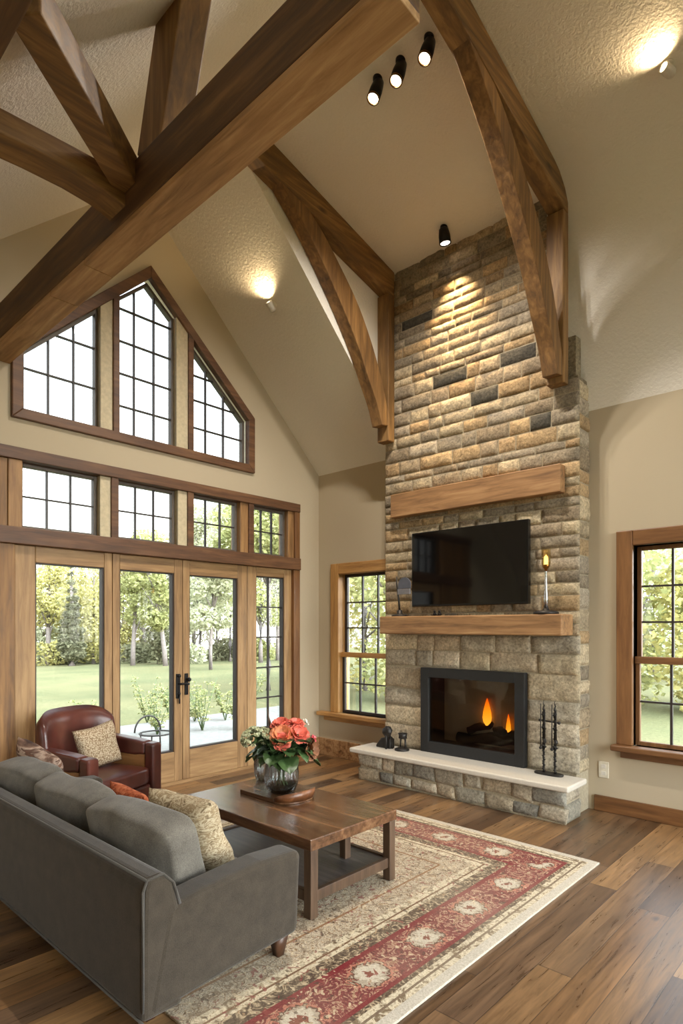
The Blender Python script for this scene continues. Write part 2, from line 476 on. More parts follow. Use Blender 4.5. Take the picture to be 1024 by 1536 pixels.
RUG_X0, RUG_X1, RUG_Y0, RUG_Y1 = 1.32, 3.90, -4.05, -1.22
def rug_mat():
    t = NT('faded_oriental_rug')
    tc = t.n('ShaderNodeTexCoord'); sp = t.n('ShaderNodeSeparateXYZ'); t.set(sp.inputs[0], tc.outputs['Object'])
    x, y = sp.outputs[0], t.math('ADD', sp.outputs[1], 1.2)
    LX, LY = RUG_X1 - RUG_X0, RUG_Y1 - RUG_Y0 + 1.2
    dx = t.math('MINIMUM', x, t.math('SUBTRACT', LX, x)); dy = t.math('MINIMUM', y, t.math('SUBTRACT', LY, y))
    d = t.math('MINIMUM', dx, dy)
    isx = t.math('LESS_THAN', dx, dy)
    s = t.math('ADD', t.math('MULTIPLY', isx, y), t.math('MULTIPLY', t.math('SUBTRACT', 1.0, isx), x))
    v = t.obj()
    nz = t.noise(v, 18, 4, 0.6, 1.5); nf = t.noise(v, 120, 3, 0.7); nm = t.noise(v, 15, 5, 0.62, 3.2)
    w1 = t.noise(v, 0.9, 3, 0.6)
    # field: tangled floral scrollwork
    vo = t.n('ShaderNodeTexVoronoi', feature='DISTANCE_TO_EDGE'); vo.inputs['Scale'].default_value = 9
    dv = t.n('ShaderNodeVectorMath', operation='ADD'); t.set(dv.inputs[0], v)
    nc = t.n('ShaderNodeTexNoise'); nc.inputs['Scale'].default_value = 12; t.set(nc.inputs['Vector'], v)
    scl = t.n('ShaderNodeVectorMath', operation='SCALE'); t.set(scl.inputs[0], nc.outputs['Color']); scl.inputs['Scale'].default_value = 0.22
    t.set(dv.inputs[1], scl.outputs[0]); t.set(vo.inputs['Vector'], dv.outputs[0])
    field = t.ramp(nm, [(0.30, (66, 48, 36)), (0.40, (140, 112, 80)), (0.46, (206, 192, 168)), (0.51, (92, 68, 48)), (0.56, (200, 186, 160)), (0.63, (122, 94, 66)), (0.68, (196, 178, 150)), (0.76, (96, 48, 40))])
    vine = t.math('LESS_THAN', vo.outputs['Distance'], 0.05)
    field = t.mix(t.math('MULTIPLY', vine, 0.55), field, lin((96, 74, 54)))
    # red border with medallions
    P = 0.44
    sl = t.math('MULTIPLY', t.math('SUBTRACT', t.math('FRACT', t.math('DIVIDE', s, P)), 0.5), P)
    tl = t.math('SUBTRACT', d, 0.295)
    r = t.math('SQRT', t.math('ADD', t.math('MULTIPLY', sl, sl), t.math('MULTIPLY', tl, t.math('MULTIPLY', tl, 1.3))))
    r = t.math('ADD', r, t.math('MULTIPLY', t.math('SUBTRACT', nz, 0.5), 0.16))
    red = t.ramp(nm, [(0.3, (64, 32, 30)), (0.43, (104, 44, 44)), (0.53, (118, 54, 52)), (0.58, (186, 158, 128)), (0.63, (120, 66, 52)), (0.72, (168, 138, 108))])
    med = t.ramp(t.math('MULTIPLY', r, 4.1), [(0.0, (120, 70, 56)), (0.1, (184, 172, 152)), (0.28, (160, 146, 126)), (0.36, (88, 60, 48)), (0.42, (170, 110, 90)), (0.5, (140, 40, 44))], 'CONSTANT')
    red = t.mix(t.math('LESS_THAN', r, 0.118), red, med)
    g = t.ramp(t.math('ADD', nz, t.math('MULTIPLY', nf, 0.25)), [(0.45, (150, 132, 104)), (0.6, (206, 192, 164)), (0.75, (110, 92, 70))])
    dark = t.ramp(nm, [(0.35, (58, 44, 36)), (0.5, (92, 76, 60)), (0.62, (176, 156, 126))])
    def band(lo, hi): return t.math('MULTIPLY', t.math('GREATER_THAN', d, lo), t.math('LESS_THAN', d, hi))
    c = field
    c = t.mix(band(0.52, 0.61), c, g)
    c = t.mix(band(0.548, 0.56), c, lin((104, 74, 52)))
    c = t.mix(band(0.76, 0.775), c, lin((128, 92, 62)))
    c = t.mix(band(0.44, 0.52), c, dark)
    c = t.mix(band(0.155, 0.44), c, red)
    c = t.mix(band(0.155, 0.18), c, lin((112, 40, 42))); c = t.mix(band(0.41, 0.44), c, lin((112, 40, 42)))
    c = t.mix(band(0.05, 0.155), c, g)
    c = t.mix(band(0.085, 0.098), c, lin((112, 94, 76))); c = t.mix(band(0.128, 0.155), c, dark)
    c = t.mix(t.math('LESS_THAN', d, 0.055), c, lin((182, 172, 156)))
    bl = t.n('ShaderNodeTexVoronoi'); bl.inputs['Scale'].default_value = 22; t.set(bl.inputs['Vector'], dv.outputs[0])
    bc = t.ramp(bl.outputs['Color'], [(0.0, (70, 50, 40)), (0.3, (196, 176, 144)), (0.5, (120, 50, 48)), (0.75, (150, 122, 92))], 'CONSTANT')
    c = t.mix(t.math('MULTIPLY', t.math('MULTIPLY', t.math('LESS_THAN', bl.outputs['Distance'], 0.30), t.math('GREATER_THAN', d, 0.18)), 0.75), c, bc)
    fade = t.ramp(w1, [(0.35, (0, 0, 0, 1)), (0.7, (0.22, 0.22, 0.22, 1))])
    c = t.mix(fade, c, lin((206, 190, 164)))
    c = t.mix(1.0, c, t.ramp(nf, [(0.3, (0.75, 0.75, 0.75, 1)), (0.7, (1.2, 1.2, 1.2, 1))]), 'MULTIPLY')
    return t.pbr(c, 0.95, 0, t.bump(nf, 0.5, 0.004), 0.1)
M['rug'] = rug_mat()

def leaf_mat(name, stops, trans=0.35):
    t = NT(name); v = t.obj((1, 1, 1), 3.0)
    n = t.noise(v, 3.0, 4, 0.7)
    c = t.ramp(n, stops)
    d = t.n('ShaderNodeBsdfDiffuse'); t.set(d.inputs[0], c)
    tr = t.n('ShaderNodeBsdfTranslucent'); t.set(tr.inputs[0], c)
    mx = t.n('ShaderNodeMixShader'); mx.inputs[0].default_value = trans
    t.t.links.new(d.outputs[0], mx.inputs[1]); t.t.links.new(tr.outputs[0], mx.inputs[2])
    return t.surf(mx.outputs[0])
M['leaf_yellow'] = leaf_mat('yellow_green_leaves', [(0.35, (128, 128, 80)), (0.5, (172, 164, 104)), (0.65, (190, 182, 126))])
M['leaf_dark'] = leaf_mat('dull_green_leaves', [(0.35, (88, 88, 66)), (0.6, (116, 114, 88))])
M['leaf_pale'] = leaf_mat('pale_green_leaves', [(0.35, (144, 146, 114)), (0.6, (184, 184, 154))])
M['leaf_fresh'] = leaf_mat('fresh_green_leaves', [(0.35, (124, 128, 82)), (0.6, (168, 168, 114))])
M['bark'] = plain('grey_bark', (108, 99, 93), 0.9, 0, 0.3, 10, 0.5)
M['plant_green'] = plain('deep_green_leaf', (62, 84, 46), 0.4, 0, 0.4, 20)
M['plant_grey'] = plain('grey_green_leaf', (96, 112, 98), 0.45, 0, 0.25, 20)
M['petal_coral'] = plain('coral_petal', (212, 104, 84), 0.55, 0, 0.3, 40)
M['petal_orange'] = plain('orange_petal', (208, 128, 84), 0.55, 0, 0.3, 40)
M['petal_dry'] = plain('dried_brown_petal', (126, 82, 52), 0.7, 0, 0.3, 40)
M['petal_cream'] = plain('cream_green_petal', (196, 198, 160), 0.6, 0, 0.25, 40)
M['petal_white'] = plain('white_petal', (222, 216, 204), 0.6, 0, 0.05, 40)
M['stem'] = plain('green_stem', (74, 92, 52), 0.6)
M['reed'] = plain('dried_reed', (84, 62, 46), 0.7)

def grass_mat():
    t = NT('mown_lawn'); v = t.obj()
    n = t.noise(v, 0.25, 4, 0.6); n2 = t.noise(v, 14, 5, 0.7)
    c = t.mix(1.0, t.ramp(n, [(0.35, (84, 86, 58)), (0.65, (102, 98, 68))]), t.ramp(n2, [(0.3, (0.7, 0.7, 0.7, 1)), (0.7, (1.2, 1.2, 1.2, 1))]), 'MULTIPLY')
    return t.pbr(c, 0.95, 0, t.bump(n2, 0.6, 0.05), 0.1)
M['grass'] = grass_mat()

# ------------------------------------------------------------------ the shell
def struct(o): o['kind'] = 'structure'; return o
RX, LYW = 8.6, -6.3                      # rear wall x, left wall y
RIDGE_Y, RIDGE_Z = -2.45, 5.86
def zd(y): return 5.37 - 0.23 * (y + 0.3)          # dormer ceiling
def zl(y): return RIDGE_Z - 0.9 * (RIDGE_Y - y)    # left slope
def zr(y): return 3.5 - 0.963 * y                  # right slope

mb = MB(); mb.box(-0.18, RX + 0.18, LYW - 0.18, 0.18, -0.12, 0.0)
struct(mb.build('floor', M['floor']))

# gable window wall, in two halves around the openings
GP = [(-3.58, 3.945), (-2.34, 5.105), (-1.065, 3.945), (-1.065, 3.345), (-3.58, 3.345)]
OPY0, OPY1 = -4.45, -0.40
mb = MB()
mb.prism([(-2.34, 3.07), (OPY1, 3.07), (OPY1, 0), (0.18, 0), (0.18, 3.327), (0, 3.5), (RIDGE_Y, RIDGE_Z), (-2.46, RIDGE_Z), (-2.34, 5.105), (-1.065, 3.945), (-1.065, 3.345), (-2.34, 3.345)], 'X', -0.18, 0)
mb.prism([(-2.34, 3.07), (-2.34, 3.345), (-3.58, 3.345), (-3.58, 3.945), (-2.34, 5.105), (-2.46, RIDGE_Z), (LYW - 0.18, zl(LYW - 0.18)), (LYW - 0.18, 0), (OPY0, 0), (OPY0, 3.07)], 'X', -0.18, 0)
struct(mb.build('wall_gable', M['wall']))

# fireplace wall
def wall_holes(mb, a0, a1, z0, z1, holes, axis, t0, t1):
    xs = sorted(set([a0, a1] + [h[0] for h in holes] + [h[1] for h in holes]))
    for i in range(len(xs) - 1):
        c = (xs[i] + xs[i + 1]) / 2
        hs = sorted([h for h in holes if h[0] < c < h[1]], key=lambda h: h[2])
        z = z0; spans = []
        for h in hs:
            spans.append((z, h[2])); z = h[3]
        spans.append((z, z1))
        for s0, s1 in spans:
            if s1 - s0 > 1e-4:
                if axis == 'Y': mb.box(xs[i], xs[i + 1], t0, t1, s0, s1)
                else: mb.box(t0, t1, xs[i], xs[i + 1], s0, s1)
mb = MB()
wall_holes(mb, 0, RX, 0, 3.5, [(0.36, 1.24, 0.55, 2.28), (3.74, 4.76, 0.60, 2.28), (5.7, 8.2, 0.4, 2.9)], 'Y', 0, 0.18)
struct(mb.build('wall_fireplace', M['wall']))
mb = MB()
wall_holes(mb, 0, RX, 0, zl(LYW) , [(0.7, 2.1, 0.5, 2.15), (6.7, 8.1, 0.5, 2.15)], 'Y', LYW - 0.18, LYW)
struct(mb.build('wall_left', M['wall']))
mb = MB()
wall_holes(mb, LYW, 0, 0, 2.40, [(-5.9, -3.6, 0.2, 2.30), (-3.2, -0.5, 0.2, 2.40)], 'X', RX, RX + 0.18)
mb.prism([(LYW, 2.40), (-3.6, 2.4), (-3.6, zl(-3.6)), (LYW, zl(LYW))], 'X', RX, RX + 0.18)
mb.prism([(-0.9, 2.4), (0, 2.4), (0, 3.5), (-0.9, 5.5)], 'X', RX, RX + 0.18)
mb.prism([(-3.6, 4.3), (-0.9, 4.3), (-0.9, 5.5), (RIDGE_Y, RIDGE_Z), (-3.6, zl(-3.6))], 'X', RX, RX + 0.18)
struct(mb.build('wall_rear', M['wall']))

# ceiling planes
T = 0.14
mb = MB()
mb.prism([(0.18, zr(0.18)), (RIDGE_Y, RIDGE_Z), (RIDGE_Y, RIDGE_Z + T), (0.18, zr(0.18) + T)], 'X', -0.18, 1.265)   # right slope by gable
mb.prism([(0, 3.5), (0, zd(0)), (RIDGE_Y, RIDGE_Z)], 'X', 1.25, 1.29)                               # cheek
mb.prism([(0.18, zd(0.18)), (RIDGE_Y, RIDGE_Z), (RIDGE_Y, RIDGE_Z + T), (0.18, zd(0.18) + T)], 'X', 1.255, 3.33)   # raised bay over the hearth
mb.prism([(RIDGE_Y, RIDGE_Z), (LYW - 0.18, zl(LYW - 0.18)), (LYW - 0.18, zl(LYW - 0.18) + T), (RIDGE_Y, RIDGE_Z + T)], 'X', -0.18, RX + 0.18)
struct(mb.build('ceiling', M['ceil']))
cove = [(0, 3.5), (-0.045, 3.66), (-0.085, 3.82), (-0.115, 4.0), (-0.14, 4.2), (-0.16, 4.42), (-0.18, 4.65), (-0.205, 4.85), (-0.24, 5.03), (-0.29, 5.18), (-0.37, 5.30), (-0.48, 5.385), (-0.62, 5.437), (-0.8, 5.485), (RIDGE_Y, RIDGE_Z)]
cove_o = [(0.18, 3.5)] + [(y + 0.18, z + 0.03) for y, z in cove[1:-5]] + [(y + 0.1, z + 0.16) for y, z in cove[-5:-1]] + [(RIDGE_Y, RIDGE_Z + T)]
mb = MB(); mb.strip(cove, cove_o, 'X', 3.12, RX + 0.18)
for i in range(len(mb.s)): mb.s[i] = i >= 2
o = struct(mb.build('ceiling_cove', M['ceil']))
e = o.modifiers.new('es', 'EDGE_SPLIT'); e.split_angle = R(50)

# ---------------------------------------------------------- gable window wall joinery
def rect_window(name, plane, a0, a1, z0, z1, cols, rows, mats, depth=0.07, fw=0.03, mw=0.012, label=None):
    """sash, glass and muntins in a wall. plane 'X' -> a is y (wall at x=0), outward -x; plane 'Y' -> a is x (wall y=0), outward +y"""
    root = bpy.data.objects.new(name, None); COL.objects.link(root); root['kind'] = 'structure'
    sgn = -1 if plane == 'X' else 1
    root.location = (0, (a0 + a1) / 2, z0) if plane == 'X' else ((a0 + a1) / 2, 0, z0)
    def bx(mb, p0, p1, q0, q1, d0, d1):
        t0, t1 = sorted((sgn * d0, sgn * d1))
        if plane == 'X': mb.box(t0, t1, p0, p1, q0, q1)
        else: mb.box(p0, p1, t0, t1, q0, q1)
    m = MB()
    bx(m, a0, a0 + fw, z0, z1, depth - 0.02, depth + 0.04); bx(m, a1 - fw, a1, z0, z1, depth - 0.02, depth + 0.04)
    bx(m, a0 + fw, a1 - fw, z0, z0 + fw, depth - 0.02, depth + 0.04); bx(m, a0 + fw, a1 - fw, z1 - fw, z1, depth - 0.02, depth + 0.04)
    m.build('sash', mats[0], root, bevel=0.004)
    m = MB(); bx(m, a0 + fw - .005, a1 - fw + .005, z0 + fw - .005, z1 - fw + .005, depth + 0.008, depth + 0.014)
    m.build('pane', M['glass'], root)
    if cols > 1 or rows > 1:
        m = MB()
        for i in range(1, cols):
            c = a0 + fw + (a1 - a0 - 2 * fw) * i / cols; bx(m, c - mw / 2, c + mw / 2, z0 + fw, z1 - fw, depth - 0.008, depth + 0.022)
        for j in range(1, rows):
            c = z0 + fw + (z1 - z0 - 2 * fw) * j / rows; bx(m, a0 + fw, a1 - fw, c - mw / 2, c + mw / 2, depth - 0.006, depth + 0.02)
        m.build('muntins', mats[1], root)
    return root
SM = (M['sash'], M['muntin'])

# gable window: three sashes cut to the rake
def lerp(a, b, t): return a + (b - a) * t
def rake(y):   # inner edge of the casing
    if y < -2.34: return lerp(3.945, 5.105, (y + 3.58) / 1.24)
    return lerp(5.105, 3.945, (y + 2.34) / 1.275)
def inset_poly(poly, d):
    n = len(poly); out = []
    ar = sum(poly[i][0] * poly[(i + 1) % n][1] - poly[(i + 1) % n][0] * poly[i][1] for i in range(n))
    s = 1 if ar > 0 else -1
    L = []
    for i in range(n):
        a = Vector(poly[i]); b = Vector(poly[(i + 1) % n]); e = (b - a).normalized(); nrm = Vector((-e.y, e.x)) * s
        L.append((a + nrm * d, e))
    for i in range(n):
        p1, e1 = L[i - 1]; p2, e2 = L[i]
        den = e1.x * e2.y - e1.y * e2.x
        t = ((p2.x - p1.x) * e2.y - (p2.y - p1.y) * e2.x) / den
        out.append(tuple(p1 + e1 * t))
    return out
def ring(mb, outer, inner, x0, x1):
    n = len(outer)
    for i in range(n):
        j = (i + 1) % n
        mb.prism([outer[i], outer[j], inner[j], inner[i]], 'X', x0, x1)
wroot = bpy.data.objects.new('window_1', None); COL.objects.link(wroot); wroot['kind'] = 'structure'; wroot.location = (0, -2.34, 3.345)
mb = MB(); ring(mb, inset_poly(GP, -0.012), inset_poly(GP, 0.075), -0.03, 0.04)
mb.build('casing', M['trim_y'], wroot, bevel=0.006)
mb = MB(); ring(mb, inset_poly(GP, 0.0), inset_poly(GP, 0.03), -0.15, -0.03)
mb.build('jamb', M['cream_jamb'], wroot)
for (a, b) in ((-2.835, -2.665), (-2.045, -1.86)):
    mb = MB(); mb.prism([(a, 3.42), (b, 3.42), (b, rake(b) - 0.09), ((a + b) / 2, min(rake((a + b) / 2), 5.1) - 0.09), (a, rake(a) - 0.09)], 'X', -0.15, 0.012)
    mb.build('mullion', M['cream_jamb'], wroot, bevel=0.005)
    mb = MB(); c = b - 0.025
    mb.prism([(c - 0.03, 3.40), (c + 0.03, 3.40), (c + 0.03, rake(c + 0.03) - 0.07), (c - 0.03, rake(c - 0.03) - 0.07)], 'X', 0.010, 0.036)
    mb.build('mullion_cover', M['trim_y'], wroot, bevel=0.004)
def poly_sash(y0, y1, ys, zs):
    lo = 3.40
    if y0 < -2.34 < y1: poly = [(y0, lo), (y1, lo), (y1, rake(y1) - 0.10), (-2.34, rake(-2.34) - 0.12), (y0, rake(y0) - 0.10)]
    else: poly = [(y0, lo), (y1, lo), (y1, rake(y1) - 0.10), (y0, rake(y0) - 0.10)]
    m = MB(); ring(m, poly, inset_poly(poly, 0.028), -0.11, -0.05); m.build('sash', M['sash'], wroot)
    m = MB(); m.prism(inset_poly(poly, 0.02), 'X', -0.088, -0.082); m.build('pane', M['glass'], wroot)
    m = MB()
    for y in ys:
        m.box(-0.095, -0.066, y - 0.007, y + 0.007, lo + 0.02, rake(y) - 0.125)
    for z in zs:
        # clip against the rake
        ya, yb = y0 + 0.02, y1 - 0.02
        while ya < yb and rake(ya) - 0.125 < z: ya += 0.01
        while yb > ya and rake(yb) - 0.125 < z: yb -= 0.01
        if yb - ya > 0.05: m.box(-0.093, -0.068, ya, yb, z - 0.007, z + 0.007)
    m.build('muntins', M['muntin'], wroot)
poly_sash(-3.50, -2.83, (-3.265, -3.045), (3.80, 4.17))
poly_sash(-2.67, -2.04, (-2.46, -2.25), (3.71, 4.02, 4.33, 4.64))
poly_sash(-1.865, -1.14, (-1.64, -1.41), (3.70, 3.99, 4.25))

# transoms, header, posts
for i, (a, b) in enumerate([(-3.51, -2.84), (-2.675, -2.03), (-1.86, -1.24), (-1.07, -0.53)]):
    rect_window('window_%d' % (i + 2), 'X', a, b, 2.425, 2.985, 3, 2, SM, 0.07, 0.03)
mb = MB(); mb.box(-0.16, 0.05, OPY0, -0.36, 2.985, 3.085)
struct(mb.build('trim_1', M['trim_y'], bevel=0.006))
mb = MB(); mb.box(-0.17, 0.06, OPY0, -0.36, 2.285, 2.425)
struct(mb.build('trim_2', M['trim_y'], bevel=0.006))
k = 3
for (a, b) in [(-2.84, -2.675), (-2.03, -1.86), (-1.24, -1.07), (-0.53, -0.40)]:
    mb = MB(); mb.box(-0.16, 0.012, a, b, 2.425, 2.985)
    struct(mb.build('trim_%d' % k, M['cream_jamb'] if b < -1.5 else M['trim_z'], bevel=0.004)); k += 1
    if b < -0.6:
        mb = MB(); mb.box(0.010, 0.035, b - 0.065, b + 0.005, 2.425, 2.985)
        struct(mb.build('trim_%d' % k, M['trim_y'], bevel=0.004)); k += 1
mb = MB(); mb.box(-0.17, 0.04, -0.46, -0.36, 0, 2.285); mb.box(-0.01, 0.04, -0.44, -0.36, 2.425, 2.985)
struct(mb.build('trim_%d' % k, M['walnut_z'], bevel=0.005)); k += 1
mb = MB(); mb.box(-0.16, 0.03, -3.62, -3.51, 2.425, 2.985)
struct(mb.build('trim_%d' % k, M['trim_z'], bevel=0.005)); k += 1
# knotty wood panelling left of the doors
mb = MB()
mb.box(-0.16, 0.015, OPY0, -3.62, 2.425, 2.985)
for a, b in ((-4.45, -4.02), (-4.015, -3.725), (-3.72, -3.565)):
    mb.box(-0.16, 0.02, a, b, 1.0 if b < -3.6 else 0, 2.285)
    if b < -3.6: mb.box(-0.16, 0.02, a, b, 0, 0.994)
mb.box(0.02, 0.035, -3.99, -3.75, 0.15, 0.78)
struct(mb.build('trim_%d' % k, M['panel'], bevel=0.004)); k += 1

# the doors
def door(name, y0, y1, zb, zt, gy0, gy1, gz0, gz1, cols=1, rows=1):
    root = bpy.data.objects.new(name, None); COL.objects.link(root); root['kind'] = 'structure'; root.location = (0, (y0 + y1) / 2, zb)
    for (a, b) in ((y0, gy0), (gy1, y1)):
        m = MB(); m.box(-0.10, -0.005, a, b, zb, zt); m.build('stile', M['door_z'], root, bevel=0.006)
    for (a, b) in ((zb, gz0), (gz1, zt)):
        m = MB(); m.box(-0.10, -0.005, gy0, gy1, a, b); m.build('rail', M['door_y'], root, bevel=0.006)
    m = MB(); m.box(-0.065, -0.058, gy0 - .005, gy1 + .005, gz0 - .005, gz1 + .005); m.build('pane', M['glass'], root)
    m = MB()
    for (a, b) in ((gy0, gy0 + 0.012), (gy1 - 0.018, gy1)): m.box(-0.075, -0.02, a, b, gz0, gz1)
    m.box(-0.075, -0.02, gy0 + .012, gy1 - .018, gz0, gz0 + 0.014); m.box(-0.075, -0.02, gy0 + .012, gy1 - .018, gz1 - 0.01, gz1)
    for i in range(1, cols):
        c = lerp(gy0, gy1, i / cols); m.box(-0.07, -0.045, c - 0.008, c + 0.008, gz0, gz1)
    for j in range(1, rows):
        c = lerp(gz0, gz1, j / rows); m.box(-0.068, -0.047, gy0, gy1, c - 0.008, c + 0.008)
    m.build('glazing_bead', M['muntin'], root)
    return root
door('door_1', -3.56, -2.715, 0.03, 2.285, -3.395, -2.79, 0.33, 2.145)
d2 = door('door_2', -2.71, -1.965, 0.03, 2.285, -2.64, -2.06, 0.33, 2.14)
door('door_3', -1.96, -1.135, 0.03, 2.285, -1.88, -1.263, 0.33, 2.135)
door('window_6', -1.13, -0.46, 0.03, 2.285, -1.0, -0.575, 0.42, 2.18, 2, 5)
mb = MB(); mb.box(-0.18, -0.0, -3.56, -0.46, 0, 0.03); struct(mb.build('trim_%d' % k, M['door_y'])); k += 1
# lever set on the meeting stiles
h = MB()
h.box(-0.005, 0.012, -2.045, -2.0, 0.87, 1.12); h.box(-0.005, 0.012, -1.945, -1.905, 0.9, 1.12)
ho = h.build('door_handle', M['black'], d2, bevel=0.006)
h = MB(); h.tube([(0.01, -2.022, 1.02), (0.055, -2.022, 1.02), (0.06, -1.99, 1.02), (0.06, -1.93, 1.015)], 0.011)
h.tube([(0.01, -1.925, 1.06), (0.05, -1.925, 1.06)], 0.016); h.ball((0.055, -1.925, 1.06), 0.022); h.ball((0.02, -2.022, 1.1), 0.022)
h.tube([(0.012, -2.022, 0.9), (0.03, -2.022, 0.86), (0.03, -2.022, 0.82)], 0.008); h.ball((0.02, -2.022, 0.92), 0.018)
h.build('lever', M['black'], ho)

# windows in the fireplace wall
def hung_window(name, x0, x1, z0, z1, cw, zm, mz, mx, sill, cols, mm):
    root = bpy.data.objects.new(name, None); COL.objects.link(root); root['kind'] = 'structure'; root.location = ((x0 + x1) / 2, 0, z0)
    m = MB()
    m.box(x0, x0 + cw, -0.035, 0.01, z0, z1); m.box(x1 - cw, x1, -0.035, 0.01, z0, z1)
    m.build('side_casing', mz, root, bevel=0.008)
    m = MB(); m.box(x0 + cw, x1 - cw, -0.032, 0.01, z1 - cw, z1); m.build('head_casing', mx, root, bevel=0.008)
    m = MB(); m.box(x0 + cw - 0.03, x0 + cw + 0.0, 0.0, 0.16, z0, z1 - cw + 0.02); m.box(x1 - cw, x1 - cw + 0.03, 0.0, 0.16, z0, z1 - cw + 0.02); m.box(x0 + cw, x1 - cw, 0.0, 0.16, z1 - cw, z1 - cw + 0.02)
    m.build('jamb', mz, root)
    m = MB(); m.prism([(sill[0], -0.10), (sill[1], -0.10), (sill[1], 0.0), (x1 - cw, 0.0), (x1 - cw, 0.16), (x0 + cw, 0.16), (x0 + cw, 0.0), (sill[0], 0.0)], 'Z', z0 - 0.05, z0); m.build('sill', mx, root, bevel=0.012, seg=3)
    m = MB(); m.box(sill[0] + .06, sill[1] - .03, -0.025, 0.0, z0 - 0.11, z0 - 0.05); m.build('apron', mx, root, bevel=0.005)
    a0, a1 = x0 + cw, x1 - cw
    f = 0.035
    def sash(zb, zt, d, rows):
        m = MB()
        m.box(a0, a0 + f, d, d + 0.04, zb, zt); m.box(a1 - f, a1, d, d + 0.04, zb, zt); m.box(a0 + f, a1 - f, d, d + 0.04, zt - f, zt); m.box(a0 + f, a1 - f, d, d + 0.04, zb, zb + f)
        m.build('sash', mm, root, bevel=0.004)
        m = MB(); m.box(a0 + f - .005, a1 - f + .005, d + 0.02, d + 0.026, zb + f - .005, zt - f + .005); m.build('pane', M['glass'], root)
        m = MB()
        for i in range(1, cols):
            c = lerp(a0 + f, a1 - f, i / cols); m.box(c - 0.009, c + 0.009, d + 0.008, d + 0.034, zb + f, zt - f)
        for j in range(1, rows):
            c = lerp(zb + f, zt - f, j / rows); m.box(a0 + f, a1 - f, d + 0.010, d + 0.032, c - 0.008, c + 0.008)
        m.build('muntins', M['muntin'], root)
    sash(zm - 0.02, z1 - cw, 0.09, 3); sash(z0, zm + 0.02, 0.045, 2)
    m = MB(); m.box(a0, a1, 0.028, 0.0455, zm - 0.03, zm + 0.03); m.build('meeting_rail', mx, root, bevel=0.004)
    return root
hung_window('window_7', 0.235, 1.285, 0.55, 2.37, 0.13, 1.26, M['pine_z'], M['pine_x'], (0.05, 1.285), 3, M['muntin'])
hung_window('window_8', 3.61, 4.89, 0.60, 2.41, 0.13, 1.32, M['walnut_z'], M['walnut_x'], (3.58, 4.92), 4, M['walnut_z'])
# windows outside the photograph (behind and beside the camera)
rect_window('window_9', 'Y', 5.7, 8.2, 0.4, 2.9, 4, 3, SM, 0.08, 0.05, 0.02)
def far_window(name, axis, pos, a0, a1, z0, z1, cols, rows):
    root = bpy.data.objects.new(name, None); COL.objects.link(root); root['kind'] = 'structure'
    root.location = ((a0 + a1) / 2, pos, z0) if axis == 'Y' else (pos, (a0 + a1) / 2, z0)
    def bx(m, p0, p1, q0, q1, h):
        if axis == 'Y': m.box(p0, p1, pos - h, pos + h, q0, q1)
        else: m.box(pos - h, pos + h, p0, p1, q0, q1)
    m = MB(); f = 0.06
    bx(m, a0, a0 + f, z0, z1, .05); bx(m, a1 - f, a1, z0, z1, .05); bx(m, a0 + f, a1 - f, z0, z0 + f, .05); bx(m, a0 + f, a1 - f, z1 - f, z1, .05)
    m.build('frame', M['walnut_z'], root)
    m = MB(); bx(m, a0 + f - .005, a1 - f + .005, z0 + f - .005, z1 - f + .005, .003); m.build('pane', M['glass'], root)
    m = MB()
    for i in range(1, cols): c = lerp(a0, a1, i / cols); bx(m, c - .012, c + .012, z0 + f, z1 - f, .015)
    for j in range(1, rows): c = lerp(z0, z1, j / rows); bx(m, a0 + f, a1 - f, c - .012, c + .012, .014)
    m.build('muntins', M['muntin'], root)
for i, x0 in enumerate((0.7, 6.7)):
    far_window('window_%d' % (10 + i), 'Y', LYW - 0.09, x0, x0 + 1.4, 0.5, 2.15, 3, 3)
far_window('window_12', 'X', RX + 0.09, -5.9, -3.6, 0.2, 2.3, 3, 2)
far_window('window_13', 'X', RX + 0.09, -3.2, -0.5, 0.2, 2.4, 4, 3)
far_window('window_14', 'X', RX + 0.09, -3.6, -0.9, 2.4, 4.3, 4, 2)

# baseboards
mb = MB(); mb.box(3.42, RX, -0.022, 0, 0, 0.135); struct(mb.build('baseboard_right', M['walnut_x'], bevel=0.006))
mb = MB(); mb.box(0.02, 1.285, -0.02, 0, 0, 0.21); struct(mb.build('baseboard_left', M['tile'], bevel=0.004))
mb = MB(); mb.box(0, 0.02, -0.36, -0.0, 0, 0.21); struct(mb.build('baseboard_gable', M['tile'], bevel=0.004))

